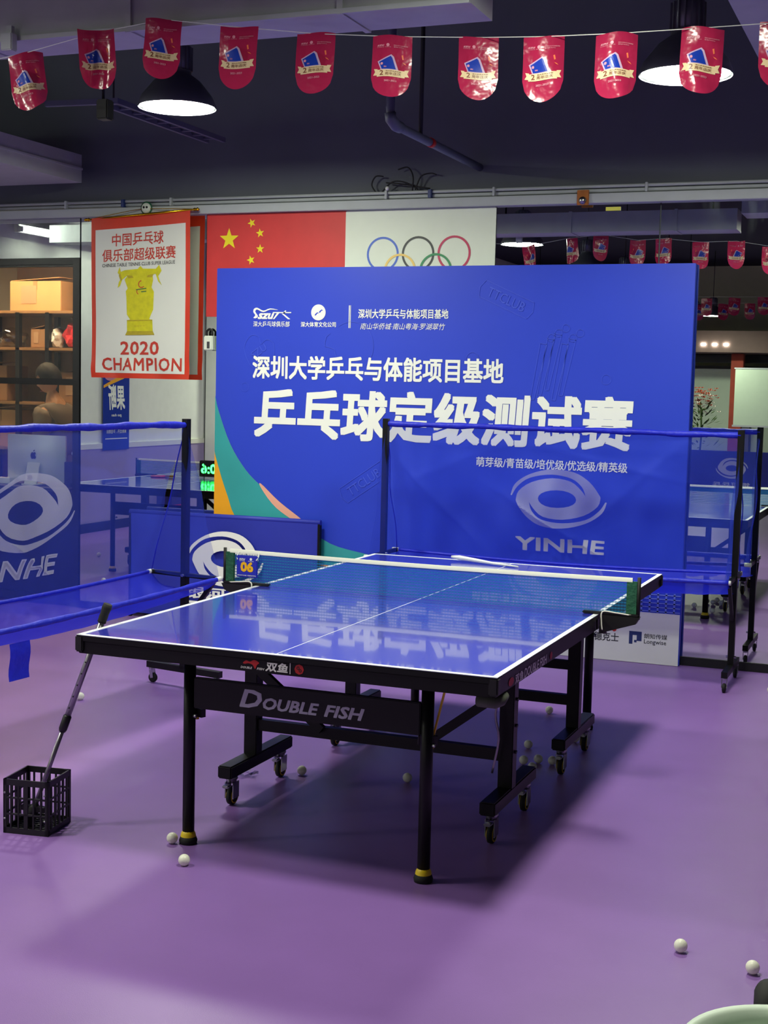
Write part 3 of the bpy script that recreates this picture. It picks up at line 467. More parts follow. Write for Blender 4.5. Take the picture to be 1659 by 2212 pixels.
# ================================================================ NET BARRIERS (ball catchers)
def barrier(G0, dirx, out, L, lab, name='net_barrier', strap=False, seed=1, z_top=1.447, both=True):
    rnd = random.Random(seed); t = thing(name, lab, 'barrier', (0, 0, 0), 'black-framed blue ball-catching net barriers')
    X = Vector(dirx).normalized(); Y = Vector(out).normalized(); G0 = Vector(G0); Z = Vector((0, 0, 1)); zr = z_top-.03; za = .612; ar = .235
    ends = [G0, G0+X*L] if both else [G0]
    for G in ends:
        MB().bar(G+Z*.10, G+Z*z_top, .034, .034, Y).build('post', 'black', t)
        MB().bar(G-Y*.25+Z*.10, G+Y*.25+Z*.10, .034, .034).build('foot_beam', 'black', t)
        for s in (-1, 1):
            p = G+Y*(.225*s); c = MB().lathe([(0, .086), (.017, .086), (.017, .072), (0, .07)], p, 12).bar(p+Z*.07-X*.014, p+Z*.026-X*.014+Y*.01, .003, .02).bar(p+Z*.07+X*.014, p+Z*.026+X*.014+Y*.01, .003, .02).build('caster', 'chrome', t)
            w = MB().lathe([(0, -.01), (.018, -.01), (.0255, -.007), (.0265, 0), (.0255, .007), (.018, .01), (0, .01)], (0, 0, 0), 20, 'x').build('wheel', 'rubber', c); w.location = p+Z*.0265+Y*.008; w.rotation_euler = (0, 0, math.atan2(X.y, X.x))
        MB().bar(G-Y*ar+Z*za, G+Y*ar+Z*za, .022, .022).build('side_arm', 'black', t)
        MB().bar(G+Y*.03+Z*.38, G+Y*(ar-.04)+Z*(za-.02), .018, .024).build('diagonal_brace', 'black', t)
        MB().tube([G-X*.03+Z*(za), G+X*.03+Z*(za)], .008, 8).tube([G-X*.028+Z*.16, G+X*.028+Z*.16], .007, 8).build('bolt', 'chrome', t)
        MB().tube([G+Y*ar+Z*za-X*.012, G+Y*ar+Z*za+X*.03], .013, 10).tube([G-Y*ar+Z*za-X*.012, G-Y*ar+Z*za+X*.03], .013, 10).build('rail_clamp', 'white', t)
    n = 60
    wob = lambda s, k, a: a*(math.sin(s*17*k+seed)+.6*math.sin(s*41*k+2*seed))
    # top hem wrapped round its rail, front and back trough hems
    MB().tube([G0+X*(L*i/n)+Z*(zr+wob(i/n, 1, .0015)) for i in range(n+1)], [.017+wob(i/n, 2.3, .0022) for i in range(n+1)], 12).build('top_hem', 'hem', t)
    fr = lambda s: G0+X*(L*s)+Y*(ar+.0*math.sin(PI*s))+Z*(za-.012*math.sin(PI*s)-(.035*s if strap else 0)); br = lambda s: G0+X*(L*s)-Y*ar+Z*(za-.02*math.sin(PI*s))
    MB().tube([fr(i/n) for i in range(n+1)], [.014+wob(i/n, 2, .0015) for i in range(n+1)], 12).build('front_hem', 'hem', t)
    MB().tube([br(i/n) for i in range(n+1)], .010, 10).build('back_hem', 'hem', t)
    def fold(u, v):
        e = math.sin(PI*min(1, max(0, v)))
        cr = 0; U = u*L
        for (a0, b0, k0, w0) in ((.35, .9, -1.1, .05), (1.0, .2, .7, .04), (1.55, .8, -.5, .06), (1.75, .3, 1.3, .05), (.7, .75, .25, .035)): cr += .030*math.exp(-abs((v-b0)-k0*(U-a0))/w0)*math.exp(-((U-a0)/.45)**2)
        return e*(cr-.02+.020*math.sin(9*u*L+3*v+seed)+.014*math.sin(17*u*L-8*v+2*seed)+.014*math.sin(5*(u*L+1.3*v))+.006*math.sin(31*u*L+9*v)+.05*math.exp(-((u-(.12+.55*(1-v)*.5))/.05)**2)*.35)
    def sheetp(u, v, w=0):          # u along 0..1, v 0 bottom..1 top; back rail to top rail
        a = br(u); b = G0+X*(L*u)+Z*zr; return a.lerp(b, v)+Y*(fold(u, v)+w)
    MB().grid(140, 56, lambda u, v: sheetp(u, v)).build('net_sheet', 'net', t)
    def trough(u, v):
        a = br(u); b = fr(u); p = a.lerp(b, v); sag = -.115*(1-abs(2*v-1)**3.2)*(.75+.25*math.sin(PI*u)); 
        return p+Z*(sag+(.010*math.sin(19*u*L+9*v+seed)+.007*math.sin(41*u*L-14*v))*math.sin(PI*v)*max(0, 1-1.25*v)*1.5)
    MB().grid(90, 20, trough).build('trough_sheet', 'net2', t)
    for G, e in zip(ends, (0, 1)):   # triangular gussets
        a, b, c = br(e), fr(e), G+Z*zr-X*(0)
        MB().grid(12, 20, lambda u, v: (a.lerp(b, u)).lerp(c, v)+X*((1 if e == 0 else -1)*(.05*math.sin(PI*u)*(1-v)+.012*math.sin(9*v+5*u)*math.sin(PI*v)))).build('side_gusset', 'net', t)
        MB().tube([a.lerp(c, i/14)+X*((1 if e == 0 else -1)*.012*math.sin(9*i/14+.4)*math.sin(PI*i/14)) for i in range(15)], .0035, 6).build('seam_cord', 'hem', t)
    if strap:
        MB().grid(4, 6, lambda u, v: fr(strap)+X*(.13*(u-.5))-Y*(.05)-Z*(.075+.165*v)+Y*(.006*math.sin(6*v))).build('strap', 'hem', t)
    return t, sheetp, X, L
rb, shr, Xr, Lr = barrier((1.72, -.45, 0), (-1, 0, 0), (0, -1, 0), 2.14, 'net barrier standing before the blue backdrop board, right of the table', seed=2)
pm = MB(); FR = lambda u, v, w=0: shr((1.72-u)/2.14, (v-.6)/.817, .006)
FINE[0] = .02; swirl(pm, .645, 1.0, .30, .178, FR); text(pm, 'YINHE', .375, .925, .672, .757, FR, .03, .05, 1.0); pm.build('white_print', 'netprint', rb)
lb, shl, Xl, Ll = barrier((-.965, -1.95, 0), (-.08, -.997, 0), (.985, -.17, 0), 2.14, 'net barrier on the left running beside the table, its trough towards the table', strap=.70, seed=5)
pm = MB(); FL = lambda u, v, w=0: shl(1.12/2.14-u/2.14, (v-.6)/.817, .006)
swirl(pm, .0, 1.02, .31, .185, FL); text(pm, 'YINHE', -.28, .28, .70, .80, FL, .03, .05, 1.0); pm.build('white_print', 'netprint', lb); FINE[0] = 0
# low surround by the mirror
ls = thing('low_surround', 'low blue surround screen with white swirl standing against the mirror, left of board', 'surround', (0, 0, 0), 'low blue surrounds')
x0, x1, yy = -2.46, -1.0, -.13
MB().grid(40, 14, lambda u, v: (x0+(x1-x0)*u, yy+.006*math.sin(11*u+3*v)*math.sin(PI*v)+.01*math.exp(-((u-.7+.3*v)/.06)**2)*math.sin(PI*v), .03+.70*v)).build('cover_front', 'lowsheet', ls)
MB().grid(10, 4, lambda u, v: (x1-(x1-x0)*u, yy+.03, .03+.70*v)).build('cover_back', 'lowsheet', ls)
MB().tube([(x0, yy+.015, .735), (x1, yy+.015, .74)], .018, 12).build('top_hem', 'lowsheet', ls)
for x in (x0+.008, x1-.008): MB().box(x-.008, x+.008, yy, yy+.03, 0, .73).build('end_tube', 'black', ls)
for x in (x0+.2, x1-.2): MB().box(x-.01, x+.01, yy-.03, yy+.06, 0, .012).build('foot', 'black', ls)
pm = MB(); FW = lambda u, v, w=0: (u, yy-.020, v); swirl(pm, -1.69, .455, .29, .187, FW); text(pm, '银河乒乓', -2.0, -1.36, .17, .255, FW, .03); pm.box(-2.0, -1.36, yy-.021, yy-.0195, .135, .152); pm.build('white_print', 'print', ls)
# ================================================================ BACKDROP BOARD
bd_ = thing('backdrop_board', 'big blue event backdrop with white lettering leaning before the mirror wall', 'board', (-.23, -.04, 0))
BX0, BX1, BZ = -1.825+.23, 1.365+.23, 2.41
MB().box(BX0, BX1, -.026, .012, .002, BZ, .003).build('panel', 'board', bd_)
FB = lambda u, v, w=0: (u+.23, -.0275-w*.0006, v)
cx, cz, R1 = .15, 2.75, 0
blue = smooth_pts([(-1.825, 1.56), (-1.80, 1.46), (-1.704, 1.229), (-1.585, 1.061), (-1.465, .954), (-1.338, .848), (-1.15, .72), (-.95, .60), (-.688, .547), (-.4, .50), (0, .455), (.4, .43)], 4)
tl = smooth_pts([(-1.825, 1.19), (-1.817, 1.146), (-1.768, .999), (-1.717, .869), (-1.669, .754), (-1.55, .62), (-1.3, .50), (-.95, .455), (-.6, .445), (-.2, .44)], 4)
pm = MB(); pm.poly([p for p in blue]+[(.4, .40), (-1.825, .40)], lambda u, v, w: FB(u, v, 1)); pm.build('orange_swoosh', 'orange', bd_)
pm = MB(); pm.poly(blue[:-10]+[p for p in tl[::-1]], lambda u, v, w: FB(u, v, 2)); pm.build('teal_swoosh', 'teal', bd_)
pm = MB(); pm.poly(smooth_pts([(-1.47, .975), (-1.33, .86), (-1.15, .74), (-1.17, .715), (-1.35, .815), (-1.46, .935)], 4, True), lambda u, v, w: FB(u, v, 3)); pm.build('peach_swoosh', 'peach', bd_)
pm = MB(); pm.box(-1.825+.23, 1.36+.23, -.0285, -.0272, .002, .315); pm.build('sponsor_strip', 'sheet', bd_)
gm = MB(); nx = 64
for i in range(nx): u = -1.8+i*.0495; gm.add([FB(a, b, 3) for a, b in ((u, .318), (u+.011, .318), (u+.011, .44), (u, .44))], [(0, 1, 2, 3)])
for j in range(5): v = .322+j*.0255; gm.add([FB(a, b, 3) for a, b in ((-1.82, v), (1.36, v), (1.36, v+.007), (-1.82, v+.007))], [(0, 1, 2, 3)])
gm.build('net_pattern', 'gridline', bd_)
pm = MB(); w3 = lambda u, v, w=0: FB(u, v, 3)
text(pm, '乒乓球定级测试赛', -1.528, 1.03, 1.285, 1.615, w3, .036, .06)
text(pm, '深圳大学乒乓与体能项目基地', -1.545, .208, 1.677, 1.833, w3, .030); pm.build('title_lettering', 'print', bd_)
pm = MB(); text(pm, '深圳大学乒乓与体能项目基地', -.784, -.167, 2.079, 2.14, w3, .02); text(pm, '南山华侨城·南山粤海·罗湖翠竹', -.768, -.186, 2.008, 2.05, w3, .0, .25)
text(pm, '深大乒乓球俱乐部', -1.544, -1.275, 2.022, 2.058, w3, .01); text(pm, '深大体育文化公司', -1.194, -.941, 2.022, 2.056, w3, .02); pm.add([FB(*p, 3) for p in ((-.851, 2.017), (-.845, 2.017), (-.845, 2.163), (-.851, 2.163))], [(0, 1, 2, 3)]); pm.add([FB(*p, 3) for p in ((-.841, 2.017), (-.837, 2.017), (-.837, 2.163), (-.841, 2.163))], [(0, 1, 2, 3)])
pm.poly(disc(-1.068, 2.117, .052, n=32), lambda u, v, w: FB(u, v, 3))
text(pm, 'szu', -1.512, -1.39, 2.072, 2.112, w3, .04, .35)
pm.poly(smooth_pts([(-1.544, 2.080), (-1.523, 2.078), (-1.51, 2.092), (-1.524, 2.112), (-1.53, 2.125), (-1.515, 2.135), (-1.47, 2.118), (-1.42, 2.135), (-1.36, 2.132), (-1.42, 2.143), (-1.47, 2.128), (-1.515, 2.147), (-1.54, 2.14), (-1.545, 2.118), (-1.53, 2.098)], 3, True), lambda u, v, w: FB(u, v, 3))
for q in ([(-1.4, 2.112), (-1.265, 2.112), (-1.265, 2.119), (-1.4, 2.119)], [(-1.325, 2.112), (-1.31, 2.13), (-1.300, 2.128), (-1.312, 2.112)], [(-1.37, 2.112), (-1.40, 2.072), (-1.388, 2.072), (-1.352, 2.112)], [(-1.335, 2.108), (-1.32, 2.108), (-1.27, 2.072), (-1.288, 2.072)]): pm.poly(q, lambda u, v, w: FB(u, v, 3))
text(pm, '萌芽级/青苗级/培优级/优选级/精英级', .046, 1.008, 1.155, 1.217, w3, .015); pm.build('small_lettering', 'print', bd_)
pm = MB(); 
for a in (0, 1): pm.poly(smooth_pts([(-1.095+.03*a, 2.10+.018*a), (-1.075+.03*a, 2.118+.018*a), (-1.06+.03*a, 2.105+.018*a), (-1.065+.03*a, 2.11+.018*a), (-1.075+.03*a, 2.11+.018*a), (-1.085+.03*a, 2.098+.018*a)], 3, True), lambda u, v, w: FB(u, v, 4))
pm.build('badge_mark', 'board', bd_)
pm = MB()     # faint line drawings on the blue
ring(pm, -.83, 1.90, .155, .158, w3, 0, -.9, 2.2); ring(pm, .856, 1.717, .028, .031, w3, n=20); ring(pm, -1.60, 1.62, .028, .031, w3, n=20); ring(pm, -.0, 1.83, .04, .043, w3, n=20)
def outline(pts, wd=.0035, closed=True):
    n = len(pts)
    for i in range(n if closed else n-1):
        a = Vector((*pts[i], 0)); b = Vector((*pts[(i+1) % n], 0)); dd = (b-a)
        if dd.length < 1e-6: continue
        s_ = Vector((-dd.y, dd.x, 0)).normalized()*wd/2; pm.add([w3(p.x, p.y) for p in (a-s_, b-s_, b+s_, a+s_)], [(0, 1, 2, 3)])
def rot(pts, c, a): return [(c[0]+p[0]*math.cos(a)-p[1]*math.sin(a), c[1]+p[0]*math.sin(a)+p[1]*math.cos(a)) for p in pts]
outline([(-.98, 1.98), (-1.01, 1.96), (-1.02, 1.90), (-.95, 1.88), (-.93, 1.80)], closed=False)
for c, a, tx in (((.21, 2.20), -.42, 'TTCLUB'), ((-.72, 1.02), .6, 'TTCLUB')):
    outline(rot([(-.17, -.055), (.17, -.055), (.19, 0), (.17, .055), (-.17, .055), (-.19, 0)], c, a)); vs, fs, _q = glyphs(tx, 0, 0, 1); pm.add([w3(*rot([(-.13+.26*u, -.03+.06*v)], c, a)[0]) for u, v in vs], fs)
outline(rot(smooth_pts([(0, -.12), (-.11, -.02), (-.09, .08), (-.03, .09), (0, .05), (.03, .09), (.09, .08), (.11, -.02)], 3, True), (-1.50, 1.86), -.3)); vs, fs, _q = glyphs('SZU', 0, 0, 1); pm.add([w3(*rot([(-.06+.12*u, -.025+.05*v)], (-1.50, 1.86), .6)[0]) for u, v in vs], fs)
for k in range(5): outline(rot([(-.012, -.25), (.012, -.25), (.022, .1), (-.022, .1)], (.44+.045*k, 1.83+.03*(k % 3)), -.18)); ring(pm, .505+.045*k, 1.965+.03*(k % 3), .022, .025, w3, n=16)
pm.build('faint_line_art', 'lining', bd_)
pm = MB(); pm.poly([(1.058, .114), (1.058, .193), (1.135, .193), (1.135, .135), (1.105, .135), (1.105, .17), (1.08, .17), (1.08, .114)], lambda u, v, w: FB(u, v, 3)).poly([(1.09, .125), (1.105, .125), (1.105, .14), (1.09, .14)], lambda u, v, w: FB(u, v, 3)); pm.build('sponsor_emblem', 'navy', bd_)
pm = MB(); text(pm, '朗知传媒', 1.15, 1.29, .155, .185, w3, .01); text(pm, 'Longwise', 1.15, 1.285, .115, .15, w3, .01); text(pm, '德克士', .84, .995, .118, .172, w3, .02); text(pm, '双鱼体育', .50, .70, .12, .17, w3, .02); pm.build('sponsor_lettering', 'dark', bd_)
pm = MB(); pm.poly(disc(.965, .195, .014), w3 and (lambda u, v, w: FB(u, v, 3))); pm.build('red_dot', 'red', bd_)
# posters on the mirror
fp = thing('flag_poster', 'red poster with five yellow stars stuck on the mirror', 'poster', (-1.425, -.003, 2.09))
FPn = lambda u, v, w=0: (u+1.425, -.0045-w*.0006, v-2.09)
MB().box(-.512, .512, -.004, 0, 0, .686).build('sheet', 'flagred', fp); MB().poly(star(-1.768, 2.609, .075), lambda u, v, w: FPn(u, v)).build('star', 'flagyellow', fp)['label'] = 'large yellow star'
for (sx, sz), a in zip(((-1.599, 2.713), (-1.535, 2.645), (-1.533, 2.541), (-1.601, 2.468)), (.4, .15, -.0, .3)): MB().poly(star(sx, sz, .032, a), lambda u, v, w: FPn(u, v)).build('star', 'flagyellow', fp)
op = thing('rings_poster', 'white poster with five coloured interlocking rings stuck on the mirror', 'poster', (-.405, -.003, 2.09))
MB().box(-.508, .514, -.004, 0, 0, .682).build('sheet', 'posterwhite', op); FO = lambda u, v, w=0: (u+.405, -.0045-w*.0006, v-2.09)
for i, (c, z, k) in enumerate(((-.648, 2.494, 'rblue'), (-.405, 2.494, 'rblack'), (-.162, 2.494, 'rred'), (-.527, 2.385, 'ryel'), (-.283, 2.385, 'rgrn'))):
    pm = MB(); ring(pm, c, z, .097, .111, lambda u, v, w: FO(u, v, 1+i)); pm.build('ring', k, op)
# ================================================================ CHAMPION BANNER
cb = thing('hanging_banner', 'white satin banner with red border, yellow trophy and 2020 CHAMPION lettering', 'banner', (-2.40, -.075, 2.22))
def cloth(u, v, w=0):        # banner sheet coordinates (metres from its centre)
    rip = .010*math.sin(7*u+2.2*v)*(.6+.4*math.sin(4*v))+.006*math.sin(15*u-9*v)*max(0, -v)*1.6+.012*math.exp(-((v+.5)/.06)**2)*math.sin(19*u)
    tilt = .022*(u/.39)*(v+.55)/1.1; return (u*(1-.012*(v < 0)*abs(v))-.005+.0*v, -.02+rip-w, v+tilt)
MB().grid(40, 56, lambda a, b: cloth(-.39+.78*a, -.56+1.12*b)).build('red_cloth', 'redsatin', cb)
MB().grid(40, 56, lambda a, b: cloth(-.355+.71*a, -.525+1.0*b, .0022)).grid(40, 56, lambda a, b: cloth(.355-.71*a, -.525+1.0*b, -.0022)).build('white_field', 'satin', cb)
C2 = lambda u, v, w=0: cloth(u, v, .0042)
pm = MB(); text(pm, '中国乒乓球', -.222, .178, .352, .44, C2, .012); text(pm, '俱乐部超级联赛', -.298, .276, .248, .335, C2, .012)
text(pm, '2020', -.155, .155, -.398, -.305, C2, .02, 0, 1.05); text(pm, 'CHAMPION', -.305, .335, -.508, -.418, C2, .02, 0, 1.1); pm.build('red_lettering', 'bred', cb)
pm = MB(); text(pm, 'CHINESE TABLE TENNIS CLUB SUPER LEAGUE', -.298, .27, .212, .236, C2, .01); pm.build('grey_lettering', 'dark', cb)
tr = [(-.10, -.235), (-.10, -.16), (-.075, -.155), (-.10, -.12), (-.105, .0), (-.11, .04), (-.095, .06), (-.12, .12), (-.09, .155), (-.14, .12), (-.155, .08), (-.175, .065), (-.165, .105), (-.145, .135), (-.175, .17), (-.16, .21), (-.15, .175), (-.12, .185), (-.02, .19), (0, .21), (.02, .19), (.12, .185), (.145, .21), (.165, .17), (.14, .135), (.15, .105), (.17, .07), (.14, .10), (.12, .15), (.095, .15), (.10, .11), (.09, .06), (.108, .03), (.105, -.09), (.085, -.13), (.075, -.155), (.10, -.16), (.105, -.235)]
def ripc(pts): return pts
def trophy(mb, pts, w):
    from mathutils.geometry import tessellate_polygon as tp; mb.poly(pts, lambda u, v, q: cloth(u, v, w))
pm = MB(); trophy(pm, tr, .0045); pm.build('trophy_print', 'gold', cb)
pm = MB(); trophy(pm, [(-.115, -.262), (-.10, -.235), (.105, -.235), (.12, -.262)], .0047)
for pts in ([(-.10, -.166), (.10, -.166), (.10, -.158), (-.10, -.158)], [(-.105, .15), (-.06, .145), (-.05, .13), (-.09, .128)], [(.105, .15), (.06, .145), (.05, .13), (.09, .128)], [(-.155, .17), (-.14, .12), (-.15, .11), (-.165, .15)]): trophy(pm, pts, .0052)
text(pm, '冠军奖杯', -.045, .045, -.208, -.194, lambda u, v, w=0: cloth(u, v, .0052)); pm.build('trophy_shading', 'gold2', cb)
pm = MB(); ring(pm, .012, .085, .020, .026, lambda u, v, w: cloth(u, v, .0055), 0, 1.6, 5.6, 16); ring(pm, -.005, .035, .016, .021, lambda u, v, w: cloth(u, v, .0055), 0, 2.4, 4.4, 10); pm.build('red_figure', 'red', cb)
pm = MB()
for a in ([(-.03, .045), (.05, .052), (.05, .058), (-.03, .051)], [(.01, .030), (.05, .032), (.05, .038), (.01, .036)]): trophy(pm, a, .0055)
pm.build('green_bars', 'green', cb)
MB().tube([(-.405, -.02, .532), (.395, -.02, .580)], .008, 10).build('rod', 'brass', cb)
for s, z in ((-1, .531), (1, .581)): MB().lathe([(0, -.03), (.008, -.022), (.012, -.008), (.008, .004), (.014, .012), (.007, .022), (0, .03)], (s*.43-.005, -.02, z), 12, 'x').build('finial', 'brass', cb)
MB().tube(smooth_pts([(-.38, -.02, .54), (-.1, -.01, .585), (.01, .02, .60), (.15, -.01, .595), (.38, -.02, .585)], 4), .0025, 6).build('hanging_cord', 'brass', cb)
# ================================================================ PENNANTS
def make_pennant(bend, tw, sd):
    w, h = .148, .226; t = thing('pennant', 'x', 'pennant')
    def sf(u, v, e=0):         # u -w/2..w/2, v 0 top .. -h
        k = u/w; return (u*math.cos(tw*0)*(1-.04*abs(bend)), bend*.03*(k*k*4)*(1 if bend > 0 else 1)+.010*math.sin(8*k*bend+v*18+sd)*min(1, -v/.1)*.7-e, v+.004*math.sin(5*k+sd))
    def low(u): r = w/2; return -(h-r)-math.sqrt(max(0, r*r-u*u)) if abs(u) <= r else -(h-r)
    MB().grid(16, 20, lambda a, b: (lambda u: sf(u, low(u)*b))((a-.5)*w*.9999)).build('vinyl', 'vinyl', t)
    FINE[0] = .012
    for f1, f2, f3 in ((lambda u, v, q=0: sf(u, v, .0014), lambda u, v, q=0: sf(u, v, .002), lambda u, v, q=0: sf(u, v, .0026)), (lambda u, v, q=0: sf(-u, v, -.0014), lambda u, v, q=0: sf(-u, v, -.002), lambda u, v, q=0: sf(-u, v, -.0026))):
        m = MB().poly([(-.052, -.095), (-.002, -.070), (.008, -.078), (.028, -.128), (-.038, -.128)], f1); m.build('pale_border', 'vlav', t)
        m = MB().poly([(-.046, -.097), (-.004, -.076), (.002, -.082), (.018, -.124), (-.035, -.124)], f2); m.build('blue_badge', 'vblue', t)
        m = MB().poly([(-.064, -.122), (-.05, -.124), (-.05, -.127), (.05, -.126), (.05, -.123), (.066, -.121), (.06, -.135), (.067, -.147), (.052, -.147), (.052, -.152), (-.052, -.152), (-.052, -.147), (-.066, -.146), (-.059, -.134)], f2); m.build('ribbon', 'vcream', t)
        m = MB(); text(m, '2', -.042, -.028, -.147, -.129, f3, .02); text(m, '周年店庆', -.022, .038, -.147, -.136, f3, .01); text(m, '深大乒乓与体能', -.02, .038, -.134, -.130, f3, .01); m.build('ribbon_lettering', 'vbrown', t)
        m = MB(); text(m, 'szu', -.056, -.03, -.040, -.034, f2, .03, .2); m.poly(disc(-.016, -.036, .006, n=10), f2); text(m, '乒乓球俱乐部', -.056, -.03, -.045, -.042, f2); text(m, '体育文化', -.026, -.004, -.045, -.042, f2); text(m, '深圳大学乒乓与体能项目', .006, .058, -.039, -.035, f2, .01); text(m, '基地乒乓中心', .006, .044, -.045, -.041, f2, .01)
        text(m, '2021-2023', -.024, .022, -.171, -.164, f2, .02); m.build('white_lettering', 'vpink', t)
        m = MB().poly(disc(-.036, -.104, .005, n=10), f3); text(m, 'szu', -.028, -.018, -.118, -.113, f3, .02); m.build('badge_marks', 'vpink', t)
        m = MB().poly([(.036, -.070), (.042, -.068), (.045, -.084), (.040, -.086)], f2).poly([(.040, -.094), (.050, -.098), (.056, -.104), (.046, -.100)], f2); m.build('confetti', 'vorange', t)
    FINE[0] = 0
    return t
pos = [(50, 113, 114, -.22, 1.3), (207, 68, 118, -.12, -1.6), (352, 40, 123, .08, .4), (516, 57, 127, .06, .3), (683, 71, 128, .04, .2), (848, 77, 131, .02, .2), (1034, 79, 132, -.01, .3), (1175, 77, 137, .0, .7), (1333, 70, 140, .02, .9), (1520, 58, 141, .05, .8), (1690, 46, 141, .0, .5)]
whr = ['leftmost red pennant on the string, glare at its top left', 'second red pennant from the left, crumpled with a strong white glare', 'third red pennant from the left, hanging highest before the duct', 'fourth red pennant from the left, evenly dark red', 'fifth red pennant from the left, above the red poster', 'sixth red pennant, in front of the pipe drop', 'seventh red pennant, right of the pipe hanger rod', 'eighth red pennant, glare on its upper left', 'ninth red pennant, washed with pale glare left of the right lamp', 'tenth red pennant, hanging in front of the bright right lamp', 'rightmost red pennant cut by the right edge of the photo']
knots = []
for i, ((px, py, hh, rr, bend), lab) in enumerate(zip(pos, whr)):
    p = CAM+ray(px, py)*(663/hh) if i > 3 else on_y(px, py, -3.70); t = make_pennant(bend, 0, i*1.7); t.location = p; t.rotation_euler = (-.05, rr*.6, YAW*-.55+(.35 if i == 1 else .2 if i == 0 else 0)); knots.append(p)
    tag(t, lab, 'pennant', 'red pennants on the string')
ex = knots[-1]-knots[-2]; knots = [k_+Vector((0, .012, 0)) for k_ in knots]; st = [knots[0]+Vector((-.6, .25, .02))]+knots+[knots[-1]+ex*4]
tag(MB().tube([p+Vector((0, -.002, -.001)) for p in st], .0016, 6).build('pennant_string', 'satin'), 'thin white string carrying the row of red pennants', 'string')
ORD = ['first', 'second', 'third', 'fourth', 'fifth', 'sixth', 'seventh', 'eighth', 'ninth', 'tenth', 'eleventh', 'twelfth', 'thirteenth']
src = bpy.data.objects['pennant.004']
for row, (yy_, zz, x_0, n_) in enumerate(((-9.75, 2.88, -1.9, 13), (-11.6, 2.92, -2.3, 12))):
    for k in range(n_):
        c = copy_tree(src); c.location = (x_0+.36*k, yy_+.04*math.sin(k*2.1), zz-.012*math.sin(k*.5)); c.rotation_euler = (0, .05*math.sin(k*3), PI+.3*math.sin(k*1.7+row)); tag(c, '%s red pennant of the %s string behind the viewer, seen in the mirror' % (ORD[k], ['nearer', 'farther'][row]), 'pennant', ['pennants on the second string, seen in the mirror', 'pennants on the third string, seen in the mirror'][row])
    tag(MB().tube([(x_0-.5, yy_, zz+.01), (x_0+.36*n_+1, yy_, zz+.01)], .0016, 6).build('pennant_string', 'satin'), ['string of the second pennant row, seen in the mirror', 'string of the third pennant row, seen in the mirror'][row], 'string')
# ================================================================ GLASS OFFICE (left)
gp = thing('glass_partition', 'black-framed glass partition of the storeroom office at the left edge', 'partition', (0, 0, 0))
for x in (-2.99, -4.40): MB().box(x-.03, x+.03, .0, .06, 0, 2.50, .003).build('upright', 'frame', gp)
for z0, z1 in ((2.455, 2.50), (1.60, 1.645), (.02, .08)): MB().box(-5.7, -2.96, .004, .056, z0, z1, .003).build('rail', 'frame', gp)
for x0_, x1_ in ((-4.378, -3.007), (-5.7, -4.422)):
    for z0, z1 in ((1.645, 2.455), (.83, 1.60)): MB().box(x0_, x1_, .028, .034, z0, z1).build('pane', 'glass', gp)
    MB().box(x0_, x1_, .02, .04, .08, .83).build('lower_panel', 'frame', gp)
MB().box(-5.7, -2.96, .0, .012, 2.502, 2.776).build('transom_mirror', 'mirror', gp)
MB().box(-5.7, -2.96, .014, .05, 2.44, 2.78).build('transom_backing', 'frame', gp)
tag(MB().box(-5.0, -3.5, 1.0, 1.25, 2.775, 2.795).build('office_lamp', 'officeled'), 'warm flat ceiling lamp inside the storeroom office', 'lamp')
# desk and computer
dk = thing('office_desk', 'dark desk behind the glass carrying the computer', 'desk', (-4.2, .46, 0))
MB().box(-1.2, 1.0, -.27, .27, .80, .835, .004).build('desktop', 'bluebox', dk); MB().box(-1.18, -1.14, -.25, .25, 0, .80).box(.94, .98, -.25, .25, 0, .80).build('side_panel', 'bluebox', dk); MB().box(-1.14, .94, -.26, -.24, .1, .80).build('front_panel', 'bluebox', dk)
im = thing('desktop_computer', 'aluminium all-in-one computer seen from behind through the glass', 'computer', (-3.66, .45, .835))
sc = MB().grid(24, 8, lambda a, b: (-.265+.53*a, .012-.035*(1-(2*a-1)**2)*(1-(2*b-1)**2*.6), .03+.345*b)).box(-.265, .265, .012, .03, .02, .378, .003).build('display_back', 'alu', im)
st_ = MB().poly([(-.055, 0), (.055, 0), (.055, .008), (-.055, .008)], lambda u, v, w: (u, -.10+w, v), .17)
st_.grid(4, 10, lambda a, b: (-.055+.11*a*1.0+.012*b, -.07+.03*b-.0*b, .004+.165*b)).grid(4, 10, lambda a, b: (.055-.11*a+.012*b, -.062+.03*b, .004+.165*b)); st_.build('stand', 'white', im)
MB().poly(disc(-.005, .055, .024, .022, 20), lambda u, v, w: (u, -.0645, v)).build('cable_hole', 'dark', im)
ap = MB(); FA = lambda u, v, w=0: (u, -.0275, v)
ap.poly(smooth_pts([(0, .244), (.012, .249), (.022, .240), (.017, .231), (.018, .217), (.024, .212), (.014, .196), (.004, .198), (-.004, .198), (-.014, .195), (-.025, .214), (-.023, .236), (-.012, .248)], 3, True), FA); ap.poly(smooth_pts([(.0, .252), (.003, .262), (.012, .267), (.011, .258)], 3, True), FA); ap.build('fruit_emblem', 'fruit', sc)
tag(MB().box(-3.38, -3.10, .42, .60, .8355, 1.02, .004).build('blue_carton', 'bluebox'), 'dark blue box on the desk right of the computer', 'box')
tb_ = thing('small_tray', 'clear tray of small stationery on top of the dark blue box', 'tray', (-3.28, .5, 1.021)); MB().box(-.09, .09, -.05, .05, 0, .05, .004).build('tray', 'bagclear', tb_); MB().box(-.07, -.02, -.03, .03, .05, .075, .004).box(.01, .06, -.02, .03, .05, .068, .004).build('contents', 'sheet', tb_)
tag(MB().box(-4.0, -3.83, .36, .44, .8355, .88, .004).build('white_box', 'white'), 'small white box on the desk left of the computer', 'box')
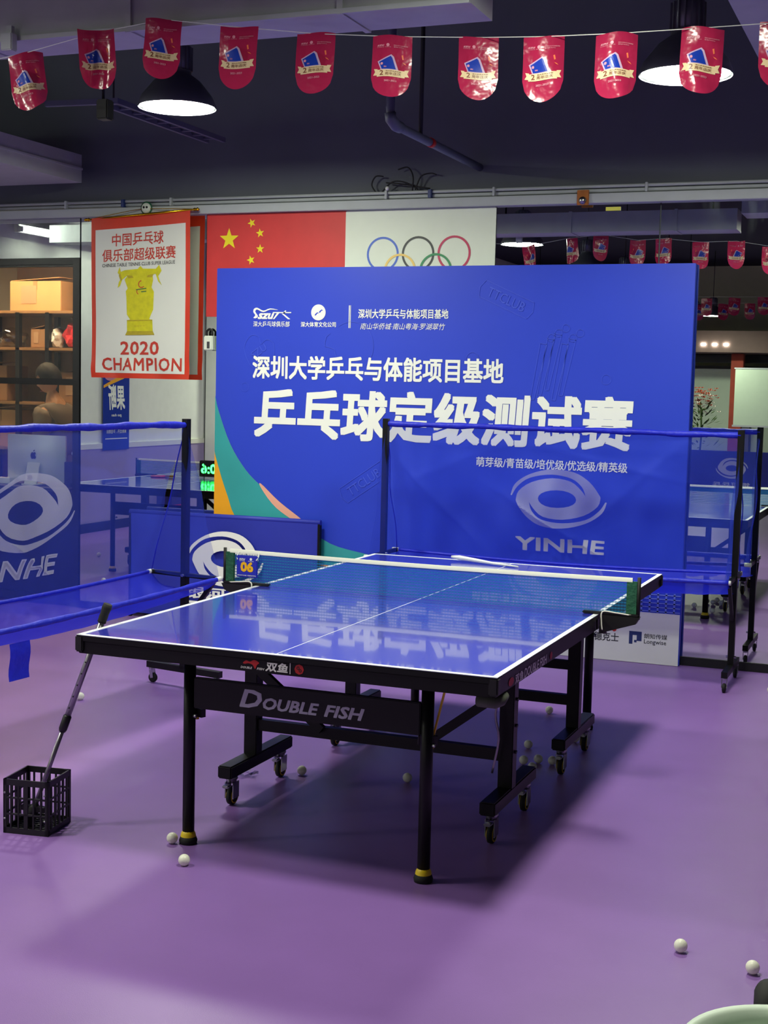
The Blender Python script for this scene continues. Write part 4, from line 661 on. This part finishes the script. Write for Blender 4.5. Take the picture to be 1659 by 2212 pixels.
# shelves
sh = thing('storage_shelf', 'storage shelving with brown boards filled with boxes and bags inside the office', 'shelf', (0, 1.45, 0))
for x in (-5.2, -4.57, -4.27, -3.6): MB().box(x-.02, x+.02, .0, .04, 0, 2.2).box(x-.02, x+.02, .56, .6, 0, 2.2).build('upright', 'frame', sh)
for z in (2.19, 1.88, 1.42, 1.03, .3): MB().box(-5.3, -3.5, 0, .62, z, z+.025, .003).build('shelf_board', 'wood', sh)
MB().box(-5.3, -3.5, .62, .635, 0, 2.2).build('back_panel', 'wood', sh)
def carton(x0, x1, y0, y1, z0, z1, lab, m1='cardboard', lid=True):
    t = thing('cardboard_box', lab, 'box', ((x0+x1)/2, (y0+y1)/2, z0), 'cartons in the office'); a, b = (x1-x0)/2, (y1-y0)/2; h = z1-z0
    MB().box(-a, a, -b, b, 0, h, .004).build('carton', m1, t); MB().box(-a*.55, a*.05, -b-.003, -b, h*.25, h*.85).build('paper_label', 'warmwall', t); MB().box(-a, a, -.025, .025, h, h+.002).box(-.02, .02, -b-.002, b, h*.7, h+.001).build('tape', 'cardboard2', t)
    if lid: MB().bar((-a, -b*.4, h+.005), (a, -b*.6, h+.03), b*.9, .004).build('flap', m1, t)
carton(-4.72, -4.20, 1.55, 1.95, 2.216, 2.47, 'large cardboard carton with a white label on the top shelf'); carton(-4.47, -4.32, 1.5, 1.75, 1.906, 2.06, 'small open brown carton on the second shelf', 'cardboard2')
carton(-4.98, -4.60, 1.5, 1.9, 1.055, 1.37, 'big tan carton at the left edge behind the desk', 'cardboard'); carton(-4.22, -3.9, 1.55, 1.85, 1.446, 1.70, 'brown carton on the third shelf behind the person', 'cardboard2')
carton(-5.1, -4.75, 1.55, 1.85, 1.446, 1.75, 'brown carton at the far left of the third shelf', 'cardboard2')
def bag(name, c, s, m1, lab, seed):
    r = random.Random(seed); bm = bmesh.new(); bmesh.ops.create_icosphere(bm, subdivisions=3, radius=1)
    for v in bm.verts: k = 1+.16*math.sin(5*v.co.x+seed)*math.cos(6*v.co.z+seed)+r.uniform(-.05, .05); v.co = Vector((v.co.x*s[0]*k, v.co.y*s[1]*k, max(-s[2]*.82, v.co.z*s[2]*k)))
    me = bpy.data.meshes.new(name); bm.to_mesh(me); bm.free(); me.materials.append(M[m1]); o = bpy.data.objects.new(name, me); COL.objects.link(o); o.location = (c[0], c[1], c[2]+s[2]*.82); return tag(o, lab, 'bag', 'soft bags on the office shelves')
bag('clothes_bundle', (-4.055, 1.72, 2.216), (.10, .12, .085), 'fabric', 'bundle of folded dark patterned clothes on the top shelf', 3)
bag('plastic_bag', (-4.76, 1.62, 1.906), (.16, .1, .09), 'bagclear', 'puffy clear plastic bag on the second shelf', 4); bag('red_bag', (-4.06, 1.62, 1.906), (.13, .12, .13), 'bagred', 'bright red bag bulging on the second shelf', 6); bag('white_bag', (-4.235, 1.56, 1.91), (.045, .08, .09), 'sheet', 'small pale bag between the brown carton and the red bag', 8)
bag('dark_bag', (-3.70, 1.75, 1.446), (.14, .12, .15), 'fabric', 'dark sack on the third shelf', 9)
for k in range(5):
    tag(MB().lathe([(0, 0), (.03, .002), (.055, .03), (.058, .034), (.05, .03), (.0, .008)], (-4.0+.01*(k % 2), 1.56, 1.056+.028*k), 20).build('bowl', 'white'), ['lowest', 'second', 'middle', 'fourth', 'topmost'][k]+' white bowl of the stack on the office shelf', 'bowl', 'stacked white bowls')
# person behind the glass
def person():
    t = thing('person', 'person behind the glass facing left, head bowed, in a grey brown jacket', 'person', (-3.93, 1.08, 0))
    me = bpy.data.meshes.new('b'); pts = [((.06, 0, .50), .13), ((.05, 0, .72), .125), ((.05, 0, .98), .125), ((.03, 0, 1.22), .14), ((.02, 0, 1.38), .10), ((-.0, 0, 1.47), .058), ((-.035, 0, 1.56), .055),
        ((.02, -.17, 1.38), .062), ((.04, -.24, 1.16), .05), ((-.12, -.22, .99), .038), ((-.22, -.18, .96), .026), ((.02, .17, 1.38), .062), ((.04, .24, 1.16), .05), ((-.12, .22, .99), .038), ((-.22, .18, .96), .026),
        ((.0, -.1, .50), .095), ((-.36, -.11, .50), .075), ((-.38, -.11, .10), .045), ((-.48, -.11, .05), .035), ((.0, .1, .50), .095), ((-.36, .11, .50), .075), ((-.38, .11, .10), .045), ((-.48, .11, .05), .035)]
    ed = [(0, 1), (1, 2), (2, 3), (3, 4), (4, 5), (5, 6), (4, 7), (7, 8), (8, 9), (9, 10), (4, 11), (11, 12), (12, 13), (13, 14), (0, 15), (15, 16), (16, 17), (17, 18), (0, 19), (19, 20), (20, 21), (21, 22)]
    base = len(pts)
    for s, j in ((-1, 10), (1, 14)):       # five fingers on each hand
        px_, py_, pz_ = pts[j][0]
        for k in range(4): pts.append(((px_-.05, py_-.024+.016*k, pz_-.004), .0095)); pts.append(((px_-.085+.006*abs(k-1.5), py_-.026+.0175*k, pz_-.018), .008)); ed += [(j, len(pts)-2), (len(pts)-2, len(pts)-1)]
        pts.append(((px_-.012, py_-s*.03, pz_-.006), .011)); pts.append(((px_-.045, py_-s*.045, pz_-.014), .009)); ed += [(j, len(pts)-2), (len(pts)-2, len(pts)-1)]
    me.from_pydata([p[0] for p in pts], ed, []); o = bpy.data.objects.new('b', me); COL.objects.link(o)
    m = o.modifiers.new('s', 'SKIN'); m.use_smooth_shade = True
    for v, p in zip(me.skin_vertices[0].data, pts): v.radius = (p[1], p[1]*(1.25 if 1 <= pts.index(p) <= 3 else 1))
    me.skin_vertices[0].data[0].use_root = True; s = o.modifiers.new('ss', 'SUBSURF'); s.levels = 1; s.render_levels = 1; bpy.context.view_layer.update()
    ev = o.evaluated_get(bpy.context.evaluated_depsgraph_get()).to_mesh(); mb = MB(); mb.add([v.co[:] for v in ev.vertices], [tuple(p.vertices) for p in ev.polygons], True)
    bpy.data.objects.remove(o)
    bm = bmesh.new(); bmesh.ops.create_uvsphere(bm, u_segments=32, v_segments=24, radius=1)       # head facing -x, then bowed
    R = Matrix.Rotation(math.radians(-24), 4, 'Y'); hc = Vector((-.065, 0, 1.645)); hv = []
    g = lambda v, c, s: math.exp(-((v-Vector(c)).length/s)**2)
    for v in bm.verts:
        p = Vector((v.co.x*.098, v.co.y*.078, v.co.z*.118)); 
        if p.z < 0: p.y *= 1-.28*(-p.z/.118); p.x = p.x*(1-.12*(-p.z/.118))-.012*(-p.z/.118)
        if p.x < 0:
            p.x -= .028*g(p, (-.095, 0, -.012), .018)+.012*g(p, (-.098, 0, .012), .014)+.010*g(p, (-.09, 0, -.056), .018)+.010*g(p, (-.08, 0, -.092), .022)-.010*(g(p, (-.085, .032, .014), .016)+g(p, (-.085, -.032, .014), .016))-.004*g(p, (-.09, 0, -.068), .008)
        for sy in (-1, 1): p.y += sy*.016*g(p, (.005, sy*.076, -.005), .02)
        hv.append((R @ p)+hc)
    bm.verts.index_update(); mb.add(hv, [tuple(v.index for v in f.verts) for f in bm.faces], True); bm.free()
    body = mb.build('body', 'skin', t); rm = body.modifiers.new('r', 'REMESH'); rm.mode = 'VOXEL'; rm.voxel_size = .0065; rm.use_smooth_shade = True
    hb = MB()
    def hair(a, b):
        th = 2*PI*a; ph = PI*(.02+.62*b*(1 if math.cos(th) > -.2 else .62)); p = Vector((math.sin(ph)*math.cos(th)*.110, math.sin(ph)*math.sin(th)*.090, math.cos(ph)*.130)); p *= 1+.025*math.sin(13*th)*math.sin(7*ph); return (R @ p)+hc+Vector((.008, 0, .004))
    hb.grid(40, 14, hair).build('hair', 'hair', t)
    for s in (-1, 1):
        e = (R @ Vector((-.084, s*.030, .012)))+hc; MB().lathe([(0, -.010), (.008, -.006), (.010, 0), (.008, .006), (0, .010)], e, 10).build('eye', 'print', t)
        e2 = (R @ Vector((-.092, s*.030, .030)))+hc; MB().bar(e2+Vector((0, -.016, 0)), e2+Vector((0, .016, 0)), .006, .005).build('eyebrow', 'hair', t)
    MB().bar((R @ Vector((-.099, -.018, -.070)))+hc, (R @ Vector((-.099, .018, -.070)))+hc, .006, .005).build('lips', 'vpink', t)
    jm = bpy.data.meshes.new('j'); jp = [((.06, 0, .55), .15), ((.05, 0, .8), .15), ((.05, 0, 1.0), .148), ((.03, 0, 1.22), .162), ((.02, 0, 1.38), .128), ((.005, 0, 1.435), .078), ((.02, -.17, 1.385), .098), ((.04, -.245, 1.16), .068), ((-.10, -.225, 1.0), .052), ((.02, .17, 1.385), .098), ((.04, .245, 1.16), .068), ((-.10, .225, 1.0), .052)]
    jm.from_pydata([p[0] for p in jp], [(0, 1), (1, 2), (2, 3), (3, 4), (4, 5), (4, 6), (6, 7), (7, 8), (4, 9), (9, 10), (10, 11)], []); o = bpy.data.objects.new('j', jm); COL.objects.link(o); o.modifiers.new('s', 'SKIN').use_smooth_shade = True
    for v, p in zip(jm.skin_vertices[0].data, jp): v.radius = (p[1], p[1]*(1.2 if p[0][1] == 0 else 1))
    jm.skin_vertices[0].data[0].use_root = True; o.modifiers.new('ss', 'SUBSURF').levels = 1; bpy.context.view_layer.update()
    ev = o.evaluated_get(bpy.context.evaluated_depsgraph_get()).to_mesh(); MB().add([v.co[:] for v in ev.vertices], [tuple(p.vertices) for p in ev.polygons], True).build('jacket', 'jacket', t); bpy.data.objects.remove(o)
    MB().box(-.5, .2, -.22, .22, .0, .001).build('trouser_shadow', 'fabric', t) if False else None
person()
ch = thing('office_stool', 'dark round office stool under the person behind the glass', 'stool', (-3.87, 1.08, 0))
MB().lathe([(0, .36), (.19, .36), (.2, .34), (.18, .32), (0, .32)], n=28).build('seat', 'fabric', ch); MB().tube([(0, 0, .05), (0, 0, .32)], .025, 12).build('column', 'chrome', ch)
for k in range(5): a = 2*PI*k/5; MB().bar((0, 0, .06), (.25*math.cos(a), .25*math.sin(a), .04), .035, .025).lathe([(0, -.02), (.02, -.01), (.02, .01), (0, .02)], (.25*math.cos(a), .25*math.sin(a), .02), 8).build('leg', 'plastic', ch)
# ================================================================ TUB (bottom right, near)
tc = on_z(1675, 2262, .45)
tu = thing('plastic_tub', 'round mint plastic tub cut off at the bottom right corner', 'tub', (tc.x+.035, tc.y-.06, 0))
MB().lathe([(0, .01), (.13, 0), (.15, .02), (.185, .42), (.20, .45), (.205, .462), (.198, .472), (.183, .466), (.172, .45), (.165, .42), (.13, .03), (0, .03)], n=56).build('tub_wall', 'mint', tu)
MB().tube([(0, .165, .44), (-.01, .20, .52)], .012, 10).build('handle_bracket', 'white', tu)
gr = thing('grip_pole', 'white pole with a thick black foam grip at the right edge near the tub', 'pole', (0, 0, 0)); gp1 = on_z(1650, 2132, .42); gp0 = Vector((gp1.x+.05, gp1.y-.02, .0))
MB().tube([(gp0.x, gp0.y, 0), (gp1.x+.012, gp1.y, .36)], .011, 12).build('pole', 'white', gr); MB().tube([(gp1.x+.012, gp1.y, .35), (gp1.x+.01, gp1.y+.01, .36), (gp1.x+.005, gp1.y+.06, .385), (gp1.x+.0, gp1.y+.075, .39)], [.02, .03, .03, .022], 16).build('foam_grip', 'rubber', gr); MB().lathe([(0, 0), (.07, 0), (.07, .01), (.0, .014)], (gp0.x, gp0.y, 0), 20).build('foot', 'white', gr)
# ================================================================ FAR ROOM (seen in the mirror)
po = thing('wall_poster', 'tall blue poster with white brush characters on the left wall, seen mirrored', 'poster', (-5.698, -4.74, 1.30))
MB().box(0, .006, -.26, .26, -.42, .66).build('sheet', 'vblue', po); FQ = lambda u, v, w=0: (.0075, u, v)
pm = MB(); text(pm, '果断', -.17, .17, .02, .30, FQ, .03, .1); text(pm, 'guo duan', -.1, .1, -.06, -.02, FQ, .01); text(pm, '果断出手，乒出精彩', -.2, .2, -.24, -.19, FQ, .01); pm.box(.0066, .0075, -.22, .22, -.30, -.29); pm.build('lettering', 'print', po)
MB().poly(smooth_pts([(-.2, .40), (.0, .34), (.22, .36), (.25, .5), (.1, .6), (-.1, .55)], 4, True), FQ).build('pink_shape', 'vpink', po); MB().poly([(-.26, .40), (.26, .26), (.26, .29), (-.26, .46)], lambda u, v, w: (.0078, u, v)).build('orange_stroke', 'orange', po)
sb = thing('scoreboard', 'small black scoreboard with glowing green digits on the mirrored table net', 'scoreboard', (-3.49, -2.893, .775)); MB().box(-.10, .10, -.03, .03, 0, .15, .006).build('case', 'plastic', sb)
pm = MB(); text(pm, '0:6', .08, -.08, .03, .12, lambda u, v, w=0: (u, .0315, v), .03); text(pm, '0:6', -.08, .08, .03, .12, lambda u, v, w=0: (u, -.0315, v), .03); pm.build('digits', 'greenled', sb)
rk = thing('table_tennis_bat', 'red table tennis bat lying on the mirrored table', 'bat', (-3.95, -2.75, .762)); MB().lathe([(0, .012), (.07, .012), (.078, .008), (.078, 0), (0, 0)], n=28).build('blade', 'red', rk); MB().box(.07, .17, -.013, .013, 0, .02, .005).build('handle', 'wood', rk)
bp = thing('backpack', 'navy and magenta backpack on the floor by the left wall, seen in the mirror', 'backpack', (-5.45, -5.5, 0)); MB().box(-.1, .1, -.18, .18, 0, .44, .05).build('body', 'bagblue', bp); MB().box(.09, .14, -.13, .13, .04, .24, .02).build('front_pocket', 'magenta', bp); MB().tube(smooth_pts([(0, -.05, .44), (0, -.04, .49), (0, .04, .49), (0, .05, .44)], 4), .01, 8).build('carry_loop', 'bagblue', bp)
# far end
fe = thing('glazed_front', 'pale glazed front with dark head rail at the far end, seen in the mirror', 'partition', (0, -20.6, 0))
MB().box(-5.6, 7.0, -.05, .0, 0, 2.2).build('glass_wall', 'wbd', fe)
for x in (-4.6, -3.4, -2.4, -.3, .9, 2.1, 3.3, 4.5): MB().box(x-.02, x+.02, 0, .03, 0, 2.2).build('mullion', 'cream', fe)
MB().box(-5.6, 7.0, 0, .05, 2.18, 2.24).build('head_rail', 'blackm', fe); MB().box(-5.6, 7.0, 0, .08, 2.3, 2.46).build('fascia', 'frame', fe)
sf = struct('soffit_far', MB().box(-5.6, 7.0, -20.9, -19.4, 2.48, 2.9), 'soffit')
for k, x in enumerate((-1.62, -1.40, -1.18, .9, 1.5)): tag(MB().box(x-.045, x+.045, -19.39, -19.37, 2.61, 2.65).build('downlight', 'spot'), '%s small downlight of the far pink soffit, seen in the mirror' % ORD[k], 'lamp', 'downlights in the far soffit')
tag(MB().box(-1.12, -.88, -20.0, -19.76, 0, 2.47, .01).build('pillar', 'pillar'), 'square brick-red pillar at the far end, seen in the mirror', 'pillar')
wb_ = thing('whiteboard', 'pale green mobile whiteboard at the far end, seen in the mirror', 'whiteboard', (-.05, -18.6, 0)); MB().box(-.82, .9, -.02, .02, 1.08, 2.15, .006).build('panel', 'wbd', wb_); MB().box(-.84, .92, -.025, .025, 1.05, 1.085).box(-.84, .92, -.025, .025, 2.145, 2.17).build('frame', 'trim', wb_)
for x in (-.5, .7): MB().box(x-.02, x+.02, -.02, .02, .03, 1.06).box(x-.02, x+.02, -.3, .3, 0, .04).build('leg', 'frame', wb_)
def lowscreen(x, y, lab):
    t = thing('low_surround', lab, 'surround', (x, y, 0), 'low blue surrounds'); MB().box(-.7, .7, -.012, .012, .03, .73, .005).build('cover', 'lowsheet', t)
    pm = MB(); F = lambda u, v, w=0: (-u, .0135, v); swirl(pm, 0, .45, .26, .17, F); text(pm, '银河乒乓', -.3, .3, .14, .22, F, .03); pm.build('white_print', 'print', t)
    for s in (-.6, .6): MB().box(s-.01, s+.01, -.1, .1, 0, .03).build('foot', 'black', t)
lowscreen(-.35, -14.8, 'far low blue surround under the whiteboard, seen in the mirror'); lowscreen(1.1, -14.8, 'far low blue surround at the mirror right edge'); lowscreen(-1.8, -14.8, 'far low blue surround below the plants, seen in the mirror')
def plant(x, y, lab, fl, sd):
    r = random.Random(sd); t = thing('potted_plant', lab, 'plant', (x, y, 0), 'plants at the far end'); t.scale = (1.15, 1.15, 1.28 if fl else 1.12); MB().lathe([(0, 0), (.13, 0), (.17, .34), (.15, .34), (0, .3)], n=20).build('pot', 'bluebox' if fl else 'white', t)
    MB().tube([(0, 0, .3), (.02, 0, .7), (0, .02, 1.1 if fl else .8)], .015, 8).build('stem', 'leaf', t)
    lv = MB()
    for k in range(140):
        a = r.uniform(0, 6.28); z = r.uniform(.5, 1.15 if fl else 1.2); rad = r.uniform(.05, .30)*(1.25-z*.4); p = Vector((rad*math.cos(a), rad*math.sin(a), z)); d_ = Vector((math.cos(a), math.sin(a), r.uniform(-.2, .9))).normalized()*r.uniform(.10, .2); s_ = Vector((-math.sin(a), math.cos(a), 0))*.02
        lv.add([p, p+d_*.5+s_, p+d_, p+d_*.5-s_], [(0, 1, 2, 3)])
    lv.build('foliage', 'leaf', t)['kind'] = 'stuff'
    if fl:
        for nm, mt_, z0, n_ in (('rust_blossom', 'flower', 1.22, 60), ('cream_blossom', 'petal', 1.12, 40)):
            b_ = MB()
            for k in range(n_):
                p = Vector((r.gauss(0, .11), r.gauss(0, .11), z0+r.uniform(-.12, .16)))
                for q in range(5): a = 2*PI*q/5; b_.add([p, p+Vector((.035*math.cos(a-.4), .035*math.sin(a-.4), .012)), p+Vector((.05*math.cos(a), .05*math.sin(a), .02)), p+Vector((.035*math.cos(a+.4), .035*math.sin(a+.4), .012))], [(0, 1, 2, 3)])
            b_.build(nm, mt_, t)['kind'] = 'stuff'
for _a in (0,):
    pass
plant(-1.42, -18.2, 'flower stand of rust and cream blossoms at the far end, seen in the mirror', True, 1); plant(-1.72, -16.7, 'bushy green potted plant at the far end, seen in the mirror', False, 2); plant(-2.75, -17.9, 'second green potted plant farther along, seen in the mirror', False, 3)
